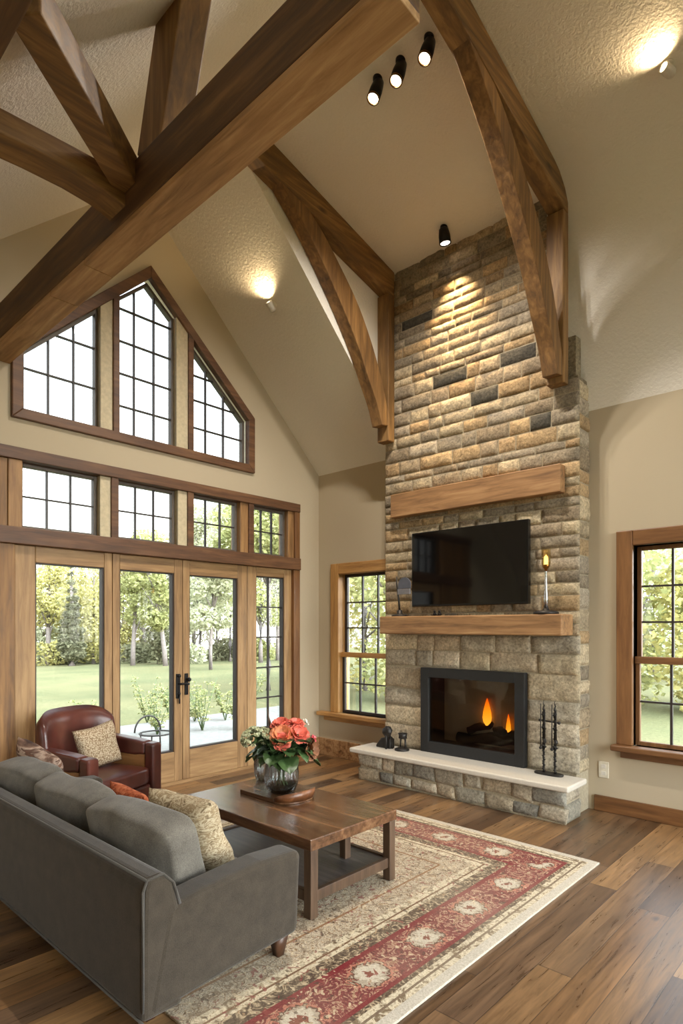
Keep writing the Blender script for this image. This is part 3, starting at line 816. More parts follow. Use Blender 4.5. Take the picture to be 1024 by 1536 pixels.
# ------------------------------------------------------------------ stone work
STONE_COLS = [(182, 166, 140), (172, 154, 128), (158, 142, 120), (192, 176, 148), (176, 150, 116), (150, 138, 120), (186, 160, 124), (166, 154, 136)]
DARKS = [(2.83, 4.08), (2.63, 3.73), (3.02, 3.37), (1.86, 4.74), (1.93, 4.07)]
def stone_face(mb, O, U, V, N, w, h, row=(0.10, 0.17), stone=(0.16, 0.42), holes=(), gap=0.006, proud=0.028, jit=0.0, seed=1, darks=None, palette=STONE_COLS, cut=None, res=0.03):
    r = random.Random(seed); O = Vector(O); U = Vector(U); V = Vector(V); N = Vector(N)
    v = 0.0
    edges = []
    cuts = sorted(set([0, h] + [x for hh in holes for x in (hh[2], hh[3])]))
    rows = []
    for a, b in zip(cuts[:-1], cuts[1:]):
        n = max(1, round((b - a) / (sum(row) / 2)))
        ws = [r.uniform(*row) for _ in range(n)]; s = sum(ws); q = a
        for x in ws:
            rows.append((q, q + x * (b - a) / s)); q += x * (b - a) / s
    for v0, v1 in rows:
        vc = (v0 + v1) / 2
        spans = [(0, w)]
        for (h0, h1, g0, g1) in holes:
            if g0 < vc < g1:
                spans = [p for s0, s1 in spans for p in ((s0, min(s1, h0)), (max(s0, h1), s1)) if p[1] - p[0] > 0.02]
        for s0, s1 in spans:
            n = max(1, round((s1 - s0) / r.uniform(*stone)))
            n = max(1, round((s1 - s0) / (sum(stone) / 2)))
            ws = [r.uniform(*stone) for _ in range(n)]; sm = sum(ws); u = s0
            for x in ws:
                u1 = u + x * (s1 - s0) / sm
                col = lin(r.choice(palette)); b = r.uniform(0.78, 1.15)
                if darks and any(u <= d[0] - O.x <= u1 and v0 <= d[1] - O.z <= v1 for d in darks): col = lin((92, 88, 80)); b = 0.9
                col = tuple(c * b for c in col[:3]) + (1,)
                pr = proud * r.uniform(0.5, 1.1)
                nx = max(3, int((u1 - u) / res)); ny = max(3, int((v1 - v0) / res))
                eu = min(0.3, 0.006 / (u1 - u)); ev = min(0.3, 0.006 / (v1 - v0))
                au = [0.0, eu] + [lerp(eu, 1 - eu, q / nx) for q in range(1, nx)] + [1 - eu, 1.0]; av = [0.0, ev] + [lerp(ev, 1 - ev, q / ny) for q in range(1, ny)] + [1 - ev, 1.0]
                nx = len(au) - 1; ny = len(av) - 1
                tilt = (r.uniform(-.3, .3), r.uniform(-.3, .3)); sd = Vector((r.random() * 50, r.random() * 50, 0))
                corner = [(r.uniform(-jit, jit), r.uniform(-jit, jit)) for _ in range(4)]
                vs = []; fs = []
                for i in range(nx + 1):
                    for j in range(ny + 1):
                        a, c = au[i], av[j]
                        ju = lerp(lerp(corner[0][0], corner[1][0], a), lerp(corner[2][0], corner[3][0], a), c)
                        jv = lerp(lerp(corner[0][1], corner[1][1], a), lerp(corner[2][1], corner[3][1], a), c)
                        pu = lerp(u + gap / 2, u1 - gap / 2, a) + ju; pv = lerp(v0 + gap / 2, v1 - gap / 2, c) + jv
                        e = min(a * (u1 - u), (1 - a) * (u1 - u), c * (v1 - v0), (1 - c) * (v1 - v0))
                        edge = min(1, 0.55 + 0.45 * (e - 0.006) / 0.03) if e > 1e-6 else 0
                        nn = noise.fractal(Vector((pu * 10, pv * 10, 0)) + sd, 0.9, 2.1, 4) * 0.011 if edge > 0 else 0
                        if 0 < a < 1 and 0 < c < 1 : pass
                        d = -0.004 + edge * (pr * (1 + tilt[0] * (a - .5) + tilt[1] * (c - .5)) + nn + 0.004)
                        wv = 0.003 * noise.noise(Vector((pu * 30, pv * 30, 3)))
                        vs.append(O + U * (pu + (wv if edge == 0 else 0)) + V * (pv + (wv if edge == 0 else 0)) + N * d)
                for i in range(nx):
                    for j in range(ny):
                        q = i * (ny + 1) + j
                        fs.append((q, q + ny + 1, q + ny + 2, q + 1))
                if U.cross(V).dot(N) < 0: fs = [f[::-1] for f in fs]
                mb.add(vs, fs, True, col)
                u = u1

CH0, CH1, CY = 1.29, 3.395, -0.27     # chimney; front mortar plane, stones reach about -0.30
chim = thing('stone_chimney', 'tall floor to ceiling fieldstone chimney breast between the two windows', 'chimney', (2.34, -0.15, 0))
FB = (1.80, 2.925, 0.335, 1.185)      # firebox opening X, z
mb = MB()
mb.box(CH0 + .006, FB[0], CY, -0.002, 0, 3.72); mb.box(FB[1], CH1 - .03, CY, -0.002, 0, 3.72)
mb.box(FB[0], FB[1], CY, -0.002, 0, FB[2]); mb.box(FB[0], FB[1], CY, -0.002, FB[3], 3.72)
mb.box(CH0 + .006, 3.24, CY, -0.002, 3.72, 5.36)
mb.build('mortar_core', M['mortar'], chim)
mb = MB()
stone_face(mb, (CH0, CY, 0.0), (1, 0, 0), (0, 0, 1), (0, -1, 0), CH1 - CH0, 1.52, (0.15, 0.26), (0.2, 0.5), [(FB[0] - CH0, FB[1] - CH0, FB[2], FB[3]), (0.0, CH1 - CH0, 0.0, 0.335)], seed=4, gap=0.006, proud=0.026, jit=0.008,
           palette=[(200, 186, 164), (186, 174, 154), (174, 164, 146), (204, 188, 160), (184, 168, 144)])
stone_face(mb, (CH0, CY, 1.52), (1, 0, 0), (0, 0, 1), (0, -1, 0), CH1 - CH0, 2.2, (0.075, 0.15), (0.14, 0.42), seed=11, gap=0.005, proud=0.022, darks=DARKS)
stone_face(mb, (CH0, CY, 3.72), (1, 0, 0), (0, 0, 1), (0, -1, 0), 3.25 - CH0, 1.68, (0.07, 0.14), (0.14, 0.44), seed=23, gap=0.005, proud=0.022, darks=DARKS)
mb.build('front_stonework', M['stone'], chim, attr=True)
mb = MB()
stone_face(mb, (CH1 - .03, CY, 0.34), (0, 1, 0), (0, 0, 1), (1, 0, 0), 0.265, 3.38, (0.1, 0.2), (0.13, 0.27), seed=31, gap=0.006, proud=0.028)
mb.box(3.235, CH1 - .02, CY + .01, -0.005, 3.70, 3.74)
mb.box(3.235, 3.345, CY + .04, -0.12, 3.74, 4.1)
for i in range(len(mb.c)):
    if mb.c[i] == (1, 1, 1, 1): mb.c[i] = lin((140, 128, 106))
mb.build('side_stonework', M['stone'], chim, attr=True)

# hearth
hearth = thing('raised_hearth', 'low raised fieldstone hearth bench with a pale stone slab top', 'hearth', (2.32, -0.45, 0))
mb = MB()
mb.box(1.22, 3.40, -0.595, -0.31, 0, 0.285)
mb.build('mortar_core', M['mortar'], hearth)
HP = [(182, 174, 158), (168, 162, 148), (156, 150, 136), (190, 178, 158), (172, 158, 136), (146, 142, 132)]
mb = MB()
stone_face(mb, (1.19, -0.595, 0.0), (1, 0, 0), (0, 0, 1), (0, -1, 0), 2.235, 0.285, (0.10, 0.19), (0.14, 0.34), seed=51, gap=0.008, proud=0.026, jit=0.020, palette=HP)
stone_face(mb, (3.40, -0.60, 0.0), (0, 1, 0), (0, 0, 1), (1, 0, 0), 0.31, 0.285, (0.12, 0.17), (0.2, 0.31), seed=52, gap=0.01, proud=0.028, jit=0.004, palette=HP)
stone_face(mb, (1.22, -0.60, 0.0), (0, 1, 0), (0, 0, 1), (-1, 0, 0), 0.31, 0.285, (0.12, 0.17), (0.2, 0.31), seed=53, gap=0.01, proud=0.028, jit=0.004, palette=HP)
mb.build('stone_base', M['stone'], hearth, attr=True)
mb = MB(); mb.box(1.15, 3.47, -0.70, -0.307, 0.285, 0.335)
mb.build('slab', M['slab'], hearth, bevel=0.014, seg=3)

# fireplace insert
fi = thing('gas_fireplace', 'black framed glass fronted gas fireplace set in the stone chimney', 'fireplace', (2.36, -0.31, 0.335))
mb = MB(); f = 0.095
X0, X1, Z0, Z1 = FB
mb.box(X0, X0 + f, -0.335, -0.262, Z0, Z1); mb.box(X1 - f, X1, -0.335, -0.262, Z0, Z1)
mb.box(X0 + f, X1 - f, -0.335, -0.262, Z0, Z0 + 0.11); mb.box(X0 + f, X1 - f, -0.335, -0.262, Z1 - f, Z1)
mb.build('frame', M['fire_frame'], fi, bevel=0.004)
mb = MB(); mb.box(X0 + f - .005, X1 - f + .005, -0.305, -0.300, Z0 + .10, Z1 - f + .005); mb.build('glass_front', M['fire_glass'], fi)
mb = MB()
a, b, c, d_ = X0 + 0.05, X1 - 0.05, Z0 + 0.06, Z1 - 0.05
mb.box(a, b, -0.26, 0.30, c, c + 0.02); mb.box(a, b, -0.26, 0.30, d_, d_ + 0.02); mb.box(a, b, 0.28, 0.30, c, d_); mb.box(a, a + .02, -0.26, 0.28, c, d_); mb.box(b - .02, b, -0.26, 0.28, c, d_)
mb.build('firebox', M['soot'], fi)
for i, (x0, y0, z0, x1, y1, z1, r_) in enumerate([(2.08, -0.08, 0.47, 2.68, 0.02, 0.50, .06), (2.15, 0.1, 0.48, 2.72, -0.05, 0.56, .055), (2.2, -0.1, 0.56, 2.5, 0.08, 0.66, .045), (2.35, 0.1, 0.58, 2.62, -0.12, 0.6, .04)]):
    mb = MB(); n = 8
    mb.tube([(lerp(x0, x1, q / n) + .01 * math.sin(q * 2 + i), lerp(y0, y1, q / n), lerp(z0, z1, q / n) + .012 * math.cos(q * 1.7 + i)) for q in range(n + 1)], [r_ * (0.85 + 0.3 * noise.noise(Vector((q * .9, i * 4, 0)))) for q in range(n + 1)], 10)
    mb.build('log', M['log'], fi)
for i, (x, y, z, hh, rr) in enumerate([(2.38, -0.02, 0.62, 0.27, 0.045), (2.62, -0.04, 0.55, 0.21, 0.024)]):
    mb = MB()
    mb.lathe([(rr * .3, 0), (rr * .8, hh * .12), (rr, hh * .28), (rr * .85, hh * .5), (rr * .5, hh * .75), (rr * .15, hh * .95), (0.001, hh)], (x, y, z), 14)
    mb.build('flame', M['flame'], fi)
# curved refractory back, a shallow arch of pale panel
mb = MB()
pts = [(2.28 + 0.42 * math.cos(R(a)) , 0.44 + 0.42 * math.sin(R(a))) for a in range(0, 181, 12)]
pin = [(2.28 + 0.30 * math.cos(R(a)) , 0.44 + 0.30 * math.sin(R(a))) for a in range(0, 181, 12)]
mb.strip(pin, pts, 'Y', 0.20, 0.27); mb.build('arched_liner', plain('tan_refractory', (96, 82, 58), 0.9, 0, 0.5, 14), fi)

# beams on the chimney
mb = MB(); mb.box(1.45, 3.275, -0.385, -0.285, 2.745, 2.985)
tag(mb.build('wood_beam_panel', M['mantel'], origin=(2.36, -0.33, 2.745), bevel=0.008), 'reclaimed wood beam mounted on the chimney above the television', 'beam')
mb = MB(); mb.box(1.415, 3.345, -0.525, -0.285, 1.525, 1.705)
tag(mb.build('mantel_shelf', M['mantel'], origin=(2.38, -0.4, 1.525), bevel=0.012), 'thick rustic wood mantel shelf below the television', 'mantel')

# television
tv = thing('television', 'wide black flat screen television mounted over the mantel shelf', 'television', (2.37, -0.36, 1.8))
mb = MB(); mb.box(1.745, 3.0, -0.41, -0.36, 1.80, 2.545); mb.build('frame', M['tv_frame'], tv, bevel=0.006)
mb = MB(); mb.box(1.757, 2.988, -0.4125, -0.4095, 1.822, 2.533); mb.build('screen', M['tv'], tv)
mb = MB(); mb.box(2.1, 2.6, -0.36, -0.275, 1.95, 2.4); mb.build('wall_bracket', M['black'], tv)

# ------------------------------------------------------------------ timbers
def truss(name, label, x0, x1, zfoot):
    t = thing(name, label, 'roof timbers', ((x0 + x1) / 2, -0.35, zfoot), group='curved timber trusses flanking the chimney')
    ys = [-0.30, -0.7, -1.2, -1.7, -2.35]
    mb = MB(); mb.strip([(y, zd(y) - 0.26) for y in ys], [(y, zd(y) - 0.004) for y in ys], 'X', x0, x1); mb.build('rafter', M['beam_y'], t, bevel=0.008)
    mb = MB(); mb.box(x0, x1, -0.405, -0.298, zfoot, zd(-0.3) - 0.255); mb.build('post', M['beam_z'], t, bevel=0.008)
    lo = [(-2.09, 5.63), (-1.85, 5.44), (-1.6, 5.23), (-1.35, 4.98), (-1.10, 4.69), (-0.88, 4.40), (-0.72, 4.13), (-0.58, 3.90), (-0.50, 3.70)]
    up = [(-1.85, 5.60), (-1.66, 5.47), (-1.38, 5.29), (-1.12, 5.06), (-0.86, 4.79), (-0.65, 4.47), (-0.52, 4.20), (-0.43, 3.96), (-0.36, 3.72)]
    # resample smoothly
    def smooth(ps, n=28):
        out = []
        m = len(ps)
        for i in range(n + 1):
            s = i / n * (m - 1); k_ = min(int(s), m - 2); u = s - k_
            p = [Vector(ps[max(0, min(m - 1, k_ + q))]) for q in (-1, 0, 1, 2)]
            out.append(tuple(0.5 * ((2 * p[1]) + (p[2] - p[0]) * u + (2 * p[0] - 5 * p[1] + 4 * p[2] - p[3]) * u * u + (3 * p[1] - p[0] - 3 * p[2] + p[3]) * u ** 3)))
        return out
    mb = MB(); mb.strip(smooth(lo), smooth(up), 'X', x0 + .008, x1 - .008); mb.build('curved_brace', M['beam_diag'], t, bevel=0.006)
    return t
truss('timber_truss', 'left curved timber truss beside the gable window wall slope', 1.29, 1.44, 3.56)
truss('timber_truss', 'right curved timber truss, nearer one on the outlet side of the chimney', 3.16, 3.31, 3.66)

tb = thing('tie_beam', 'huge rough timber tie beam crossing overhead with its branching struts', 'roof timbers', (2.3, -3.69, 3.77))
mb = MB(); mb.box(0.0, 4.12, -3.785, -3.597, 3.80, 4.075)
mb.build('beam', M['beam_x'], tb, bevel=0.008)
for (a, b) in ((0.0, 1.30), (1.304, 1.80), (1.804, 4.12)):  # jointed underside boards, their lighter tone painting in light from below
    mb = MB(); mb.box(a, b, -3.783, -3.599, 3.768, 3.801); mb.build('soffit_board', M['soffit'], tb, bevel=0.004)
def bar(mb, p, q, w, h, up=(0, 0, 1)):
    p, q = Vector(p), Vector(q); d = (q - p).normalized(); a = d.cross(Vector(up)).normalized(); b = a.cross(d).normalized()
    vs = []
    for c in (p, q):
        for (i, j) in ((-1, -1), (1, -1), (1, 1), (-1, 1)): vs.append(c + a * w / 2 * i + b * h / 2 * j)
    mb.add(vs, [(3, 2, 1, 0), (4, 5, 6, 7), (0, 1, 5, 4), (1, 2, 6, 5), (2, 3, 7, 6), (3, 0, 4, 7)])
mb = MB(); bar(mb, (2.52, -3.69, 4.07), (2.76, -3.69, 4.80), 0.16, 0.24, (1, 0, 0)); mb.build('king_strut', M['beam_z'], tb, bevel=0.008)
mb = MB(); bar(mb, (2.30, -3.75, 4.03), (2.93, -4.52, 4.02), 0.14, 0.16); mb.build('diagonal_strut', M['beam_y'], tb, bevel=0.008)
mb = MB()
lo = [(-3.72, 3.845), (-3.80, 3.885), (-3.9, 3.91), (-4.05, 3.92), (-4.25, 3.915), (-4.66, 3.885)]; up = [(-3.72, 4.04), (-3.80, 4.045), (-3.9, 4.045), (-4.05, 4.04), (-4.25, 4.03), (-4.66, 4.01)]
mb.strip(lo, up, 'X', 2.13, 2.31); mb.build('curved_tie', M['beam_y'], tb, bevel=0.006)
mb = MB(); mb.box(0.0, 4.12, -4.66, -4.54, 3.86, 4.02); mb.build('purlin', M['beam_x'], tb, bevel=0.008)
mb = MB(); mb.box(3.95, 4.11, -3.77, -3.61, 4.07, 4.82); mb.build('hanger_post', M['beam_z'], tb, bevel=0.008)

# ------------------------------------------------------------------ lights fixed to the ceiling
def spot(name, loc, target, power, size, blend=0.6, col=(1, 0.82, 0.6), rad=0.03):
    l = bpy.data.lights.new(name, 'SPOT'); l.energy = power; l.spot_size = R(size); l.spot_blend = blend; l.color = col; l.shadow_soft_size = rad
    o = bpy.data.objects.new(name, l); COL.objects.link(o); o.location = loc
    o.rotation_euler = (Vector(target) - Vector(loc)).to_track_quat('-Z', 'Y').to_euler()
    return o
def spotlight(name, label, base, drop, aim, r, L, mat, bulb, group=None, ring=True):
    base = Vector(base); t = thing(name, label, 'spotlight', tuple(base), group=group)
    d = Vector(aim).normalized(); pv = base + Vector((0, 0, -drop))
    mb = MB(); mb.lathe([(0.034, -0.022), (0.036, -0.016), (0.036, 0.012)], tuple(base), 20); mb.build('canopy', mat, t)
    mb = MB(); mb.tube([base, pv], 0.009); mb.ball(pv, 0.018); mb.build('stem', mat, t)
    Mx = d.to_track_quat('Z', 'Y').to_matrix().to_4x4()
    mb = MB(); c = pv - d * L * 0.25
    mb.lathe([(r * .62, 0), (r * .8, L * .06), (r * .92, L * .3), (r, L * .5), (r, L), (r * .86, L), (r * .84, L * .9), (r * .2, L * .88)], tuple(c), 24, Mx); hs = mb.build('housing', mat, t)
    if ring:
        mb = MB(); mb.lathe([(r * 1.01, L * .93), (r * 1.03, L * .97), (r * .9, L * 1.01), (r * .84, L * .97)], tuple(c), 24, Mx, cap=False); mb.build('trim_ring', M['brass'], hs)
    mb = MB(); mb.lathe([(0.001, L * .9), (r * .8, L * .92), (r * .8, L * .95), (0.001, L * .96)], tuple(c), 20, Mx); mb.build('lamp', bulb, hs)
    return c + d * (L * 1.03)
for i, (x, lab) in enumerate([(2.50, 'leftmost black ceiling spotlight of three beside the tie beam'), (2.715, 'middle black ceiling spotlight of three beside the tie beam'), (2.965, 'rightmost black ceiling spotlight of three beside the right truss')]):
    y = -1.87
    p = spotlight('ceiling_spotlight', lab, (x, y, zd(y)), 0.06, (-0.05, -0.38, -1), 0.048, 0.18, M['black'], M['bulb'], 'row of black ceiling spotlights')
    spot('track_beam', tuple(p), (x - 0.1, -1.95, 1.0), 210, 150, 0.9, (1, 0.93, 0.84))
p = spotlight('ceiling_spotlight', 'single black ceiling spotlight close above the top of the chimney', (2.19, -0.50, zd(-0.5)), 0.05, (0.05, 0.16, -1), 0.055, 0.14, M['black'], M['bulb_white'], None, False)
spot('chimney_wash', tuple(p), (2.24, -0.30, 3.75), 260, 70, 1.0, (1, 0.72, 0.40), 0.02)

def accent(name, label, base, nrm, aim):
    base = Vector(base); n = Vector(nrm).normalized(); d = Vector(aim).normalized()
    t = thing(name, label, 'spotlight', tuple(base))
    Mn = n.to_track_quat('Z', 'Y').to_matrix().to_4x4(); Md = d.to_track_quat('Z', 'Y').to_matrix().to_4x4()
    mb = MB(); mb.lathe([(0.032, -0.006), (0.032, 0.012), (0.026, 0.02)], tuple(base), 20, Mn); mb.build('canopy', M['white_metal'], t)
    c = base + n * 0.055
    mb = MB(); mb.tube([base + n * 0.015, c], 0.011); mb.build('stem', M['white_metal'], t)
    mb = MB(); mb.lathe([(0.012, -0.05), (0.03, -0.048), (0.036, -0.03), (0.036, 0.045), (0.03, 0.05), (0.028, 0.03)], tuple(c), 22, Md); hs = mb.build('housing', M['white_metal'], t)
    mb = MB(); mb.lathe([(0.001, 0.036), (0.027, 0.038), (0.027, 0.043), (0.001, 0.044)], tuple(c), 18, Md); mb.build('lamp', M['bulb'], hs)
    mb = MB(); mb.lathe([(0.001, -0.054), (0.016, -0.053), (0.016, -0.049)], tuple(c), 18, Md); mb.build('end_cap', M['black'], hs)
    return c + d * 0.055
nl = Vector((0, -0.694, -0.72))
p = accent('accent_light', 'small white accent spotlight glowing on the sloped ceiling left of the trusses', (0.762, -1.40, zr(-1.40)), nl, (0.05, -0.72, 0.62))
spot('accent_glow', tuple(p), tuple(p + Vector((0.0, -0.6, 0.78)) ), 16, 140, 0.8, (1, 0.72, 0.4), 0.02)
p = accent('accent_light', 'small white accent spotlight glowing at the upper right ceiling', (4.21, -0.80, zd(-0.80) + 0.002), (0, -0.1, -1), (-0.35, -0.9, 0.12))
spot('accent_glow', tuple(p), tuple(p + Vector((-0.3, -0.9, 0.75))), 13, 150, 0.8, (1, 0.72, 0.4), 0.02)

# ------------------------------------------------------------------ things on the mantel and hearth
t = thing('table_ornament', 'dark arched plate on a slim stand at the left end of the mantel', 'ornament', (1.60, -0.42, 1.705))
mb = MB(); mb.lathe([(0.085, 0), (0.085, 0.012), (0.06, 0.022), (0.03, 0.03), (0.028, 0.06), (0.012, 0.07)], (1.60, -0.42, 1.705), 24); mb.build('base', M['iron'], t)
mb = MB(); mb.tube([(1.60, -0.42, 1.76), (1.585, -0.42, 1.90), (1.56, -0.42, 2.05), (1.56, -0.42, 2.12)], [0.012, 0.01, 0.008, 0.006]); mb.build('stem', M['iron'], t)
mb = MB(); mb.prism([(1.585, 1.99)] + [(1.665 - 0.08 * math.cos(R(a)), 2.03 + 0.075 * math.sin(R(a))) for a in range(0, 181, 15)] + [(1.745, 1.99)], 'Y', -0.43, -0.417); mb.build('arched_plate', M['slate'], t, bevel=0.003)
mb = MB(); mb.box(1.58, 1.74, -0.432, -0.416, 1.93, 1.988); mb.build('plate_holder', plain('grey_pewter', (136, 134, 138), 0.4, 0.6), t, bevel=0.003)
for i, (x, s, lab) in enumerate([(2.045, 1.0, 'left of two tiny dark round figurines on the mantel under the television'), (2.10, 1.1, 'right of two tiny dark round figurines on the mantel under the television')]):
    t = thing('figurine', lab, 'figurine', (x, -0.44, 1.705), group='tiny figurines on the mantel')
    mb = MB(); mb.ball((x, -0.44, 1.722), 0.018 * s, 1.1, 1, 1); mb.build('body', M['black'], t)
    mb = MB(); mb.ball((x + .004, -0.45, 1.748), 0.012 * s); mb.tube([(x, -0.44, 1.712), (x - 0.04, -0.45, 1.712)], [.008, .003], 6); mb.build('head', M['black'], t)
cx, cy, cz = 3.165, -0.42, 1.705
t = thing('candle_lamp', 'tall silver candle lamp with glowing amber glass on the right of the mantel', 'lamp', (cx, cy, cz))
mb = MB(); mb.lathe([(0.105, 0), (0.105, 0.018), (0.085, 0.03), (0.03, 0.036), (0.026, 0.05)], (cx, cy, cz), 28); mb.build('base', M['iron'], t)
mb = MB(); mb.lathe([(0.02, 0.04), (0.019, 0.15), (0.015, 0.17), (0.012, 0.20), (0.010, 0.36), (0.013, 0.37)], (cx, cy, cz), 18); mb.build('stem', M['chrome'], t)
mb = MB(); mb.lathe([(0.010, 0.365), (0.014, 0.385), (0.03, 0.405), (0.034, 0.42), (0.03, 0.425)], (cx, cy, cz), 18); mb.build('cup', M['brass'], t)
mb = MB(); mb.lathe([(0.034, 0.42), (0.038, 0.43), (0.038, 0.555), (0.036, 0.555), (0.034, 0.43)], (cx, cy, cz), 22); mb.build('glass_shade', M['lamp_glass'], t)
mb = MB(); mb.lathe([(0.018, 0.425), (0.018, 0.49), (0.006, 0.50), (0.001, 0.51)], (cx, cy, cz), 14); mb.build('candle', M['candle'], t)

t = thing('iron_ornament', 'black iron ornament with a round ball head on the left of the hearth', 'ornament', (1.46, -0.44, 0.335))
mb = MB(); mb.strip([(1.33, 0.335), (1.40, 0.335), (1.48, 0.335), (1.52, 0.335)], [(1.335, 0.36), (1.40, 0.435), (1.48, 0.455), (1.52, 0.43)], 'Y', -0.48, -0.40); mb.build('curved_body', M['iron'], t, bevel=0.008)
mb = MB(); mb.tube([(1.485, -0.5, 0.335), (1.485, -0.5, 0.50)], 0.012); mb.tube([(1.52, -0.44, 0.335), (1.50, -0.46, 0.48)], 0.010); mb.build('upright', M['iron'], t)
mb = MB(); mb.ball((1.485, -0.48, 0.515), 0.055, 1.05, 0.7, 1.0, wob=0.25); mb.build('ball_head', M['iron'], t)
t = thing('iron_cup_stand', 'small black iron stand with a cup, right of the ball headed ornament', 'ornament', (1.66, -0.44, 0.335))
mb = MB(); mb.lathe([(0.075, 0), (0.075, 0.015), (0.055, 0.025), (0.03, 0.035)], (1.645, -0.44, 0.335), 20); mb.build('foot', M['iron'], t)
mb = MB(); mb.tube([(1.625, -0.44, 0.36), (1.63, -0.44, 0.46)], 0.008); mb.tube([(1.69, -0.44, 0.345), (1.685, -0.44, 0.47)], 0.010); mb.build('legs', M['iron'], t)
mb = MB(); mb.lathe([(0.03, 0.12), (0.045, 0.125), (0.04, 0.15), (0.048, 0.175), (0.04, 0.175), (0.03, 0.135)], (1.655, -0.44, 0.335), 18); mb.build('cup', M['iron'], t)

t = thing('fire_tool_set', 'black wrought iron fire tool set with two uprights on the right of the hearth', 'fire tools', (3.18, -0.40, 0.335))
mb = MB()
mb.prism([(3.18 + 0.125 * math.copysign(abs(math.cos(R(a))) ** .7, math.cos(R(a))), -0.40 + 0.05 * math.copysign(abs(math.sin(R(a))) ** .7, math.sin(R(a)))) for a in range(0, 360, 12)], 'Z', 0.335, 0.352); mb.build('base_plate', M['iron'], t, bevel=0.004)
for x in (3.135, 3.235):
    mb = MB(); n = 40
    ps = []; rs = []
    for q in range(n + 1):
        s = q / n; z = 0.35 + 0.62 * s
        ps.append((x + 0.004 * math.sin(q * 1.9), -0.40 + 0.004 * math.cos(q * 1.9), z))
        r_ = 0.013 if s < .32 else 0.010 + 0.006 * abs(math.sin(q * 0.55)) + (0.006 if q in (14, 15, 24, 25, 32, 33) else 0)
        if s > 0.86: r_ = 0.010 * (1 - s) / 0.14 + 0.0015
        rs.append(r_)
    mb.tube(ps, rs, 10)
    up_ = mb.build('upright', M['iron'], t)
    mb = MB()
    mb.tube([(x - .018, -0.42, 0.55), (x - .018, -0.42, 0.94)], [0.006, 0.004], 8); mb.tube([(x + .016, -0.415, 0.62), (x + .018, -0.415, 0.90)], [0.007, 0.003], 8); mb.ball((x - .018, -0.42, 0.56), 0.014); mb.ball((x + .016, -0.415, 0.62), 0.015, 1, 1, 1.6)
    mb.build('hanging_tool', M['iron'], up_)
mb = MB(); mb.tube([(3.10, -0.40, 0.795), (3.27, -0.40, 0.785)], 0.007); mb.ball((3.27, -0.40, 0.785), 0.014); mb.ball((3.10, -0.40, 0.795), 0.012); mb.build('crossbar', M['iron'], t)

t = thing('outlet_plate', 'ivory electrical outlet plate low on the wall right of the chimney', 'outlet', (3.50, -0.004, 0.36))
mb = MB(); mb.box(3.455, 3.54, -0.008, 0.0, 0.29, 0.43); mb.build('plate', M['outlet'], t, bevel=0.003)
for zz in (0.33, 0.39):
    mb = MB(); mb.box(3.478, 3.517, -0.0105, -0.007, zz - 0.017, zz + 0.017); mb.build('socket', M['white_metal'], t, bevel=0.002)

# ------------------------------------------------------------------ rug and furniture
mb = MB(); mb.box(RUG_X0, RUG_X1, RUG_Y0, RUG_Y1, 0.0, 0.012)
tag(mb.build('area_rug', M['rug'], origin=(RUG_X0, RUG_Y0, 0), bevel=0.004), 'large faded oriental rug with red medallion border on plank floor', 'rug')

# sofa (back towards -y, seat faces the hearth)
SX0, SX1, SYB, SYF = 1.03, 3.25, -4.20, -3.37
sofa = thing('sofa', 'charcoal grey upholstered sofa with back to the viewer, on the rug', 'sofa', ((SX0 + SX1) / 2, (SYB + SYF) / 2, 0))
mb = MB(); mb.strip([(-4.20, 0.065), (-4.20, 0.42), (-4.195, 0.575), (-4.18, 0.62)], [(-4.02, 0.065), (-4.02, 0.40), (-4.06, 0.575), (-4.10, 0.625)], 'X', SX0, SX1)
mb.build('backrest', M['sofa'], sofa, bevel=0.022, seg=3)
for (a, b) in ((SX0, SX0 + 0.16), (SX1 - 0.16, SX1)):
    mb = MB(); mb.strip([(-4.19, 0.065), (-3.9, 0.09), (-3.6, 0.11), (-3.38, 0.12)], [(-4.10, 0.475), (-3.9, 0.50), (-3.6, 0.525), (-3.36, 0.515)], 'X', a + .001, b - .001 if b < 2 else b + .003)
    mb.build('armrest', M['sofa'], sofa, bevel=0.035, seg=4)
mb = MB(); mb.box(SX0 + .16, SX1 - .16, -4.02, -3.42, 0.10, 0.24); mb.build('seat_base', M['sofa'], sofa, bevel=0.02)
wseat = (SX1 - SX0 - .32) / 3
for i in range(3):
    mb = MB(); mb.softbox(wseat - .006, 0.60, 0.15, 0.22, 10, (0, 0, .15), M=Matrix.Translation((SX0 + .16 + wseat * (i + .5), -3.71, 0.315)))
    mb.build('seat_cushion', M['sofa_cushion'], sofa)
for (x, y) in ((SX1 - .07, -3.45), (SX0 + .10, -3.47), (SX1 - .10, -4.12), (SX0 + .10, -4.12)):
    zb = 0.012
    mb = MB(); mb.lathe([(0.026, zb), (0.052, 0.125)], (x, y, 0), 4, Matrix.Rotation(R(45), 4, 'Z')); mb.build('leg', M['sofa_leg'], sofa)
mb = MB()
mb.tube([(SX1 - .002, -4.198, 0.11), (SX1 - .002, -4.198, 0.575), (SX1 - .002, -4.18, 0.618), (SX1 - .002, -4.11, 0.622), (SX1 - .002, -4.065, 0.575), (SX1 - .002, -4.035, 0.48)], 0.006, 6)
mb.tube([(SX0, -4.185, 0.618), (SX1, -4.185, 0.618)], 0.006, 6); mb.tube([(SX0, -4.20, 0.07), (SX1, -4.20, 0.07)], 0.006, 6)
mb.build('piping', M['piping'], sofa)

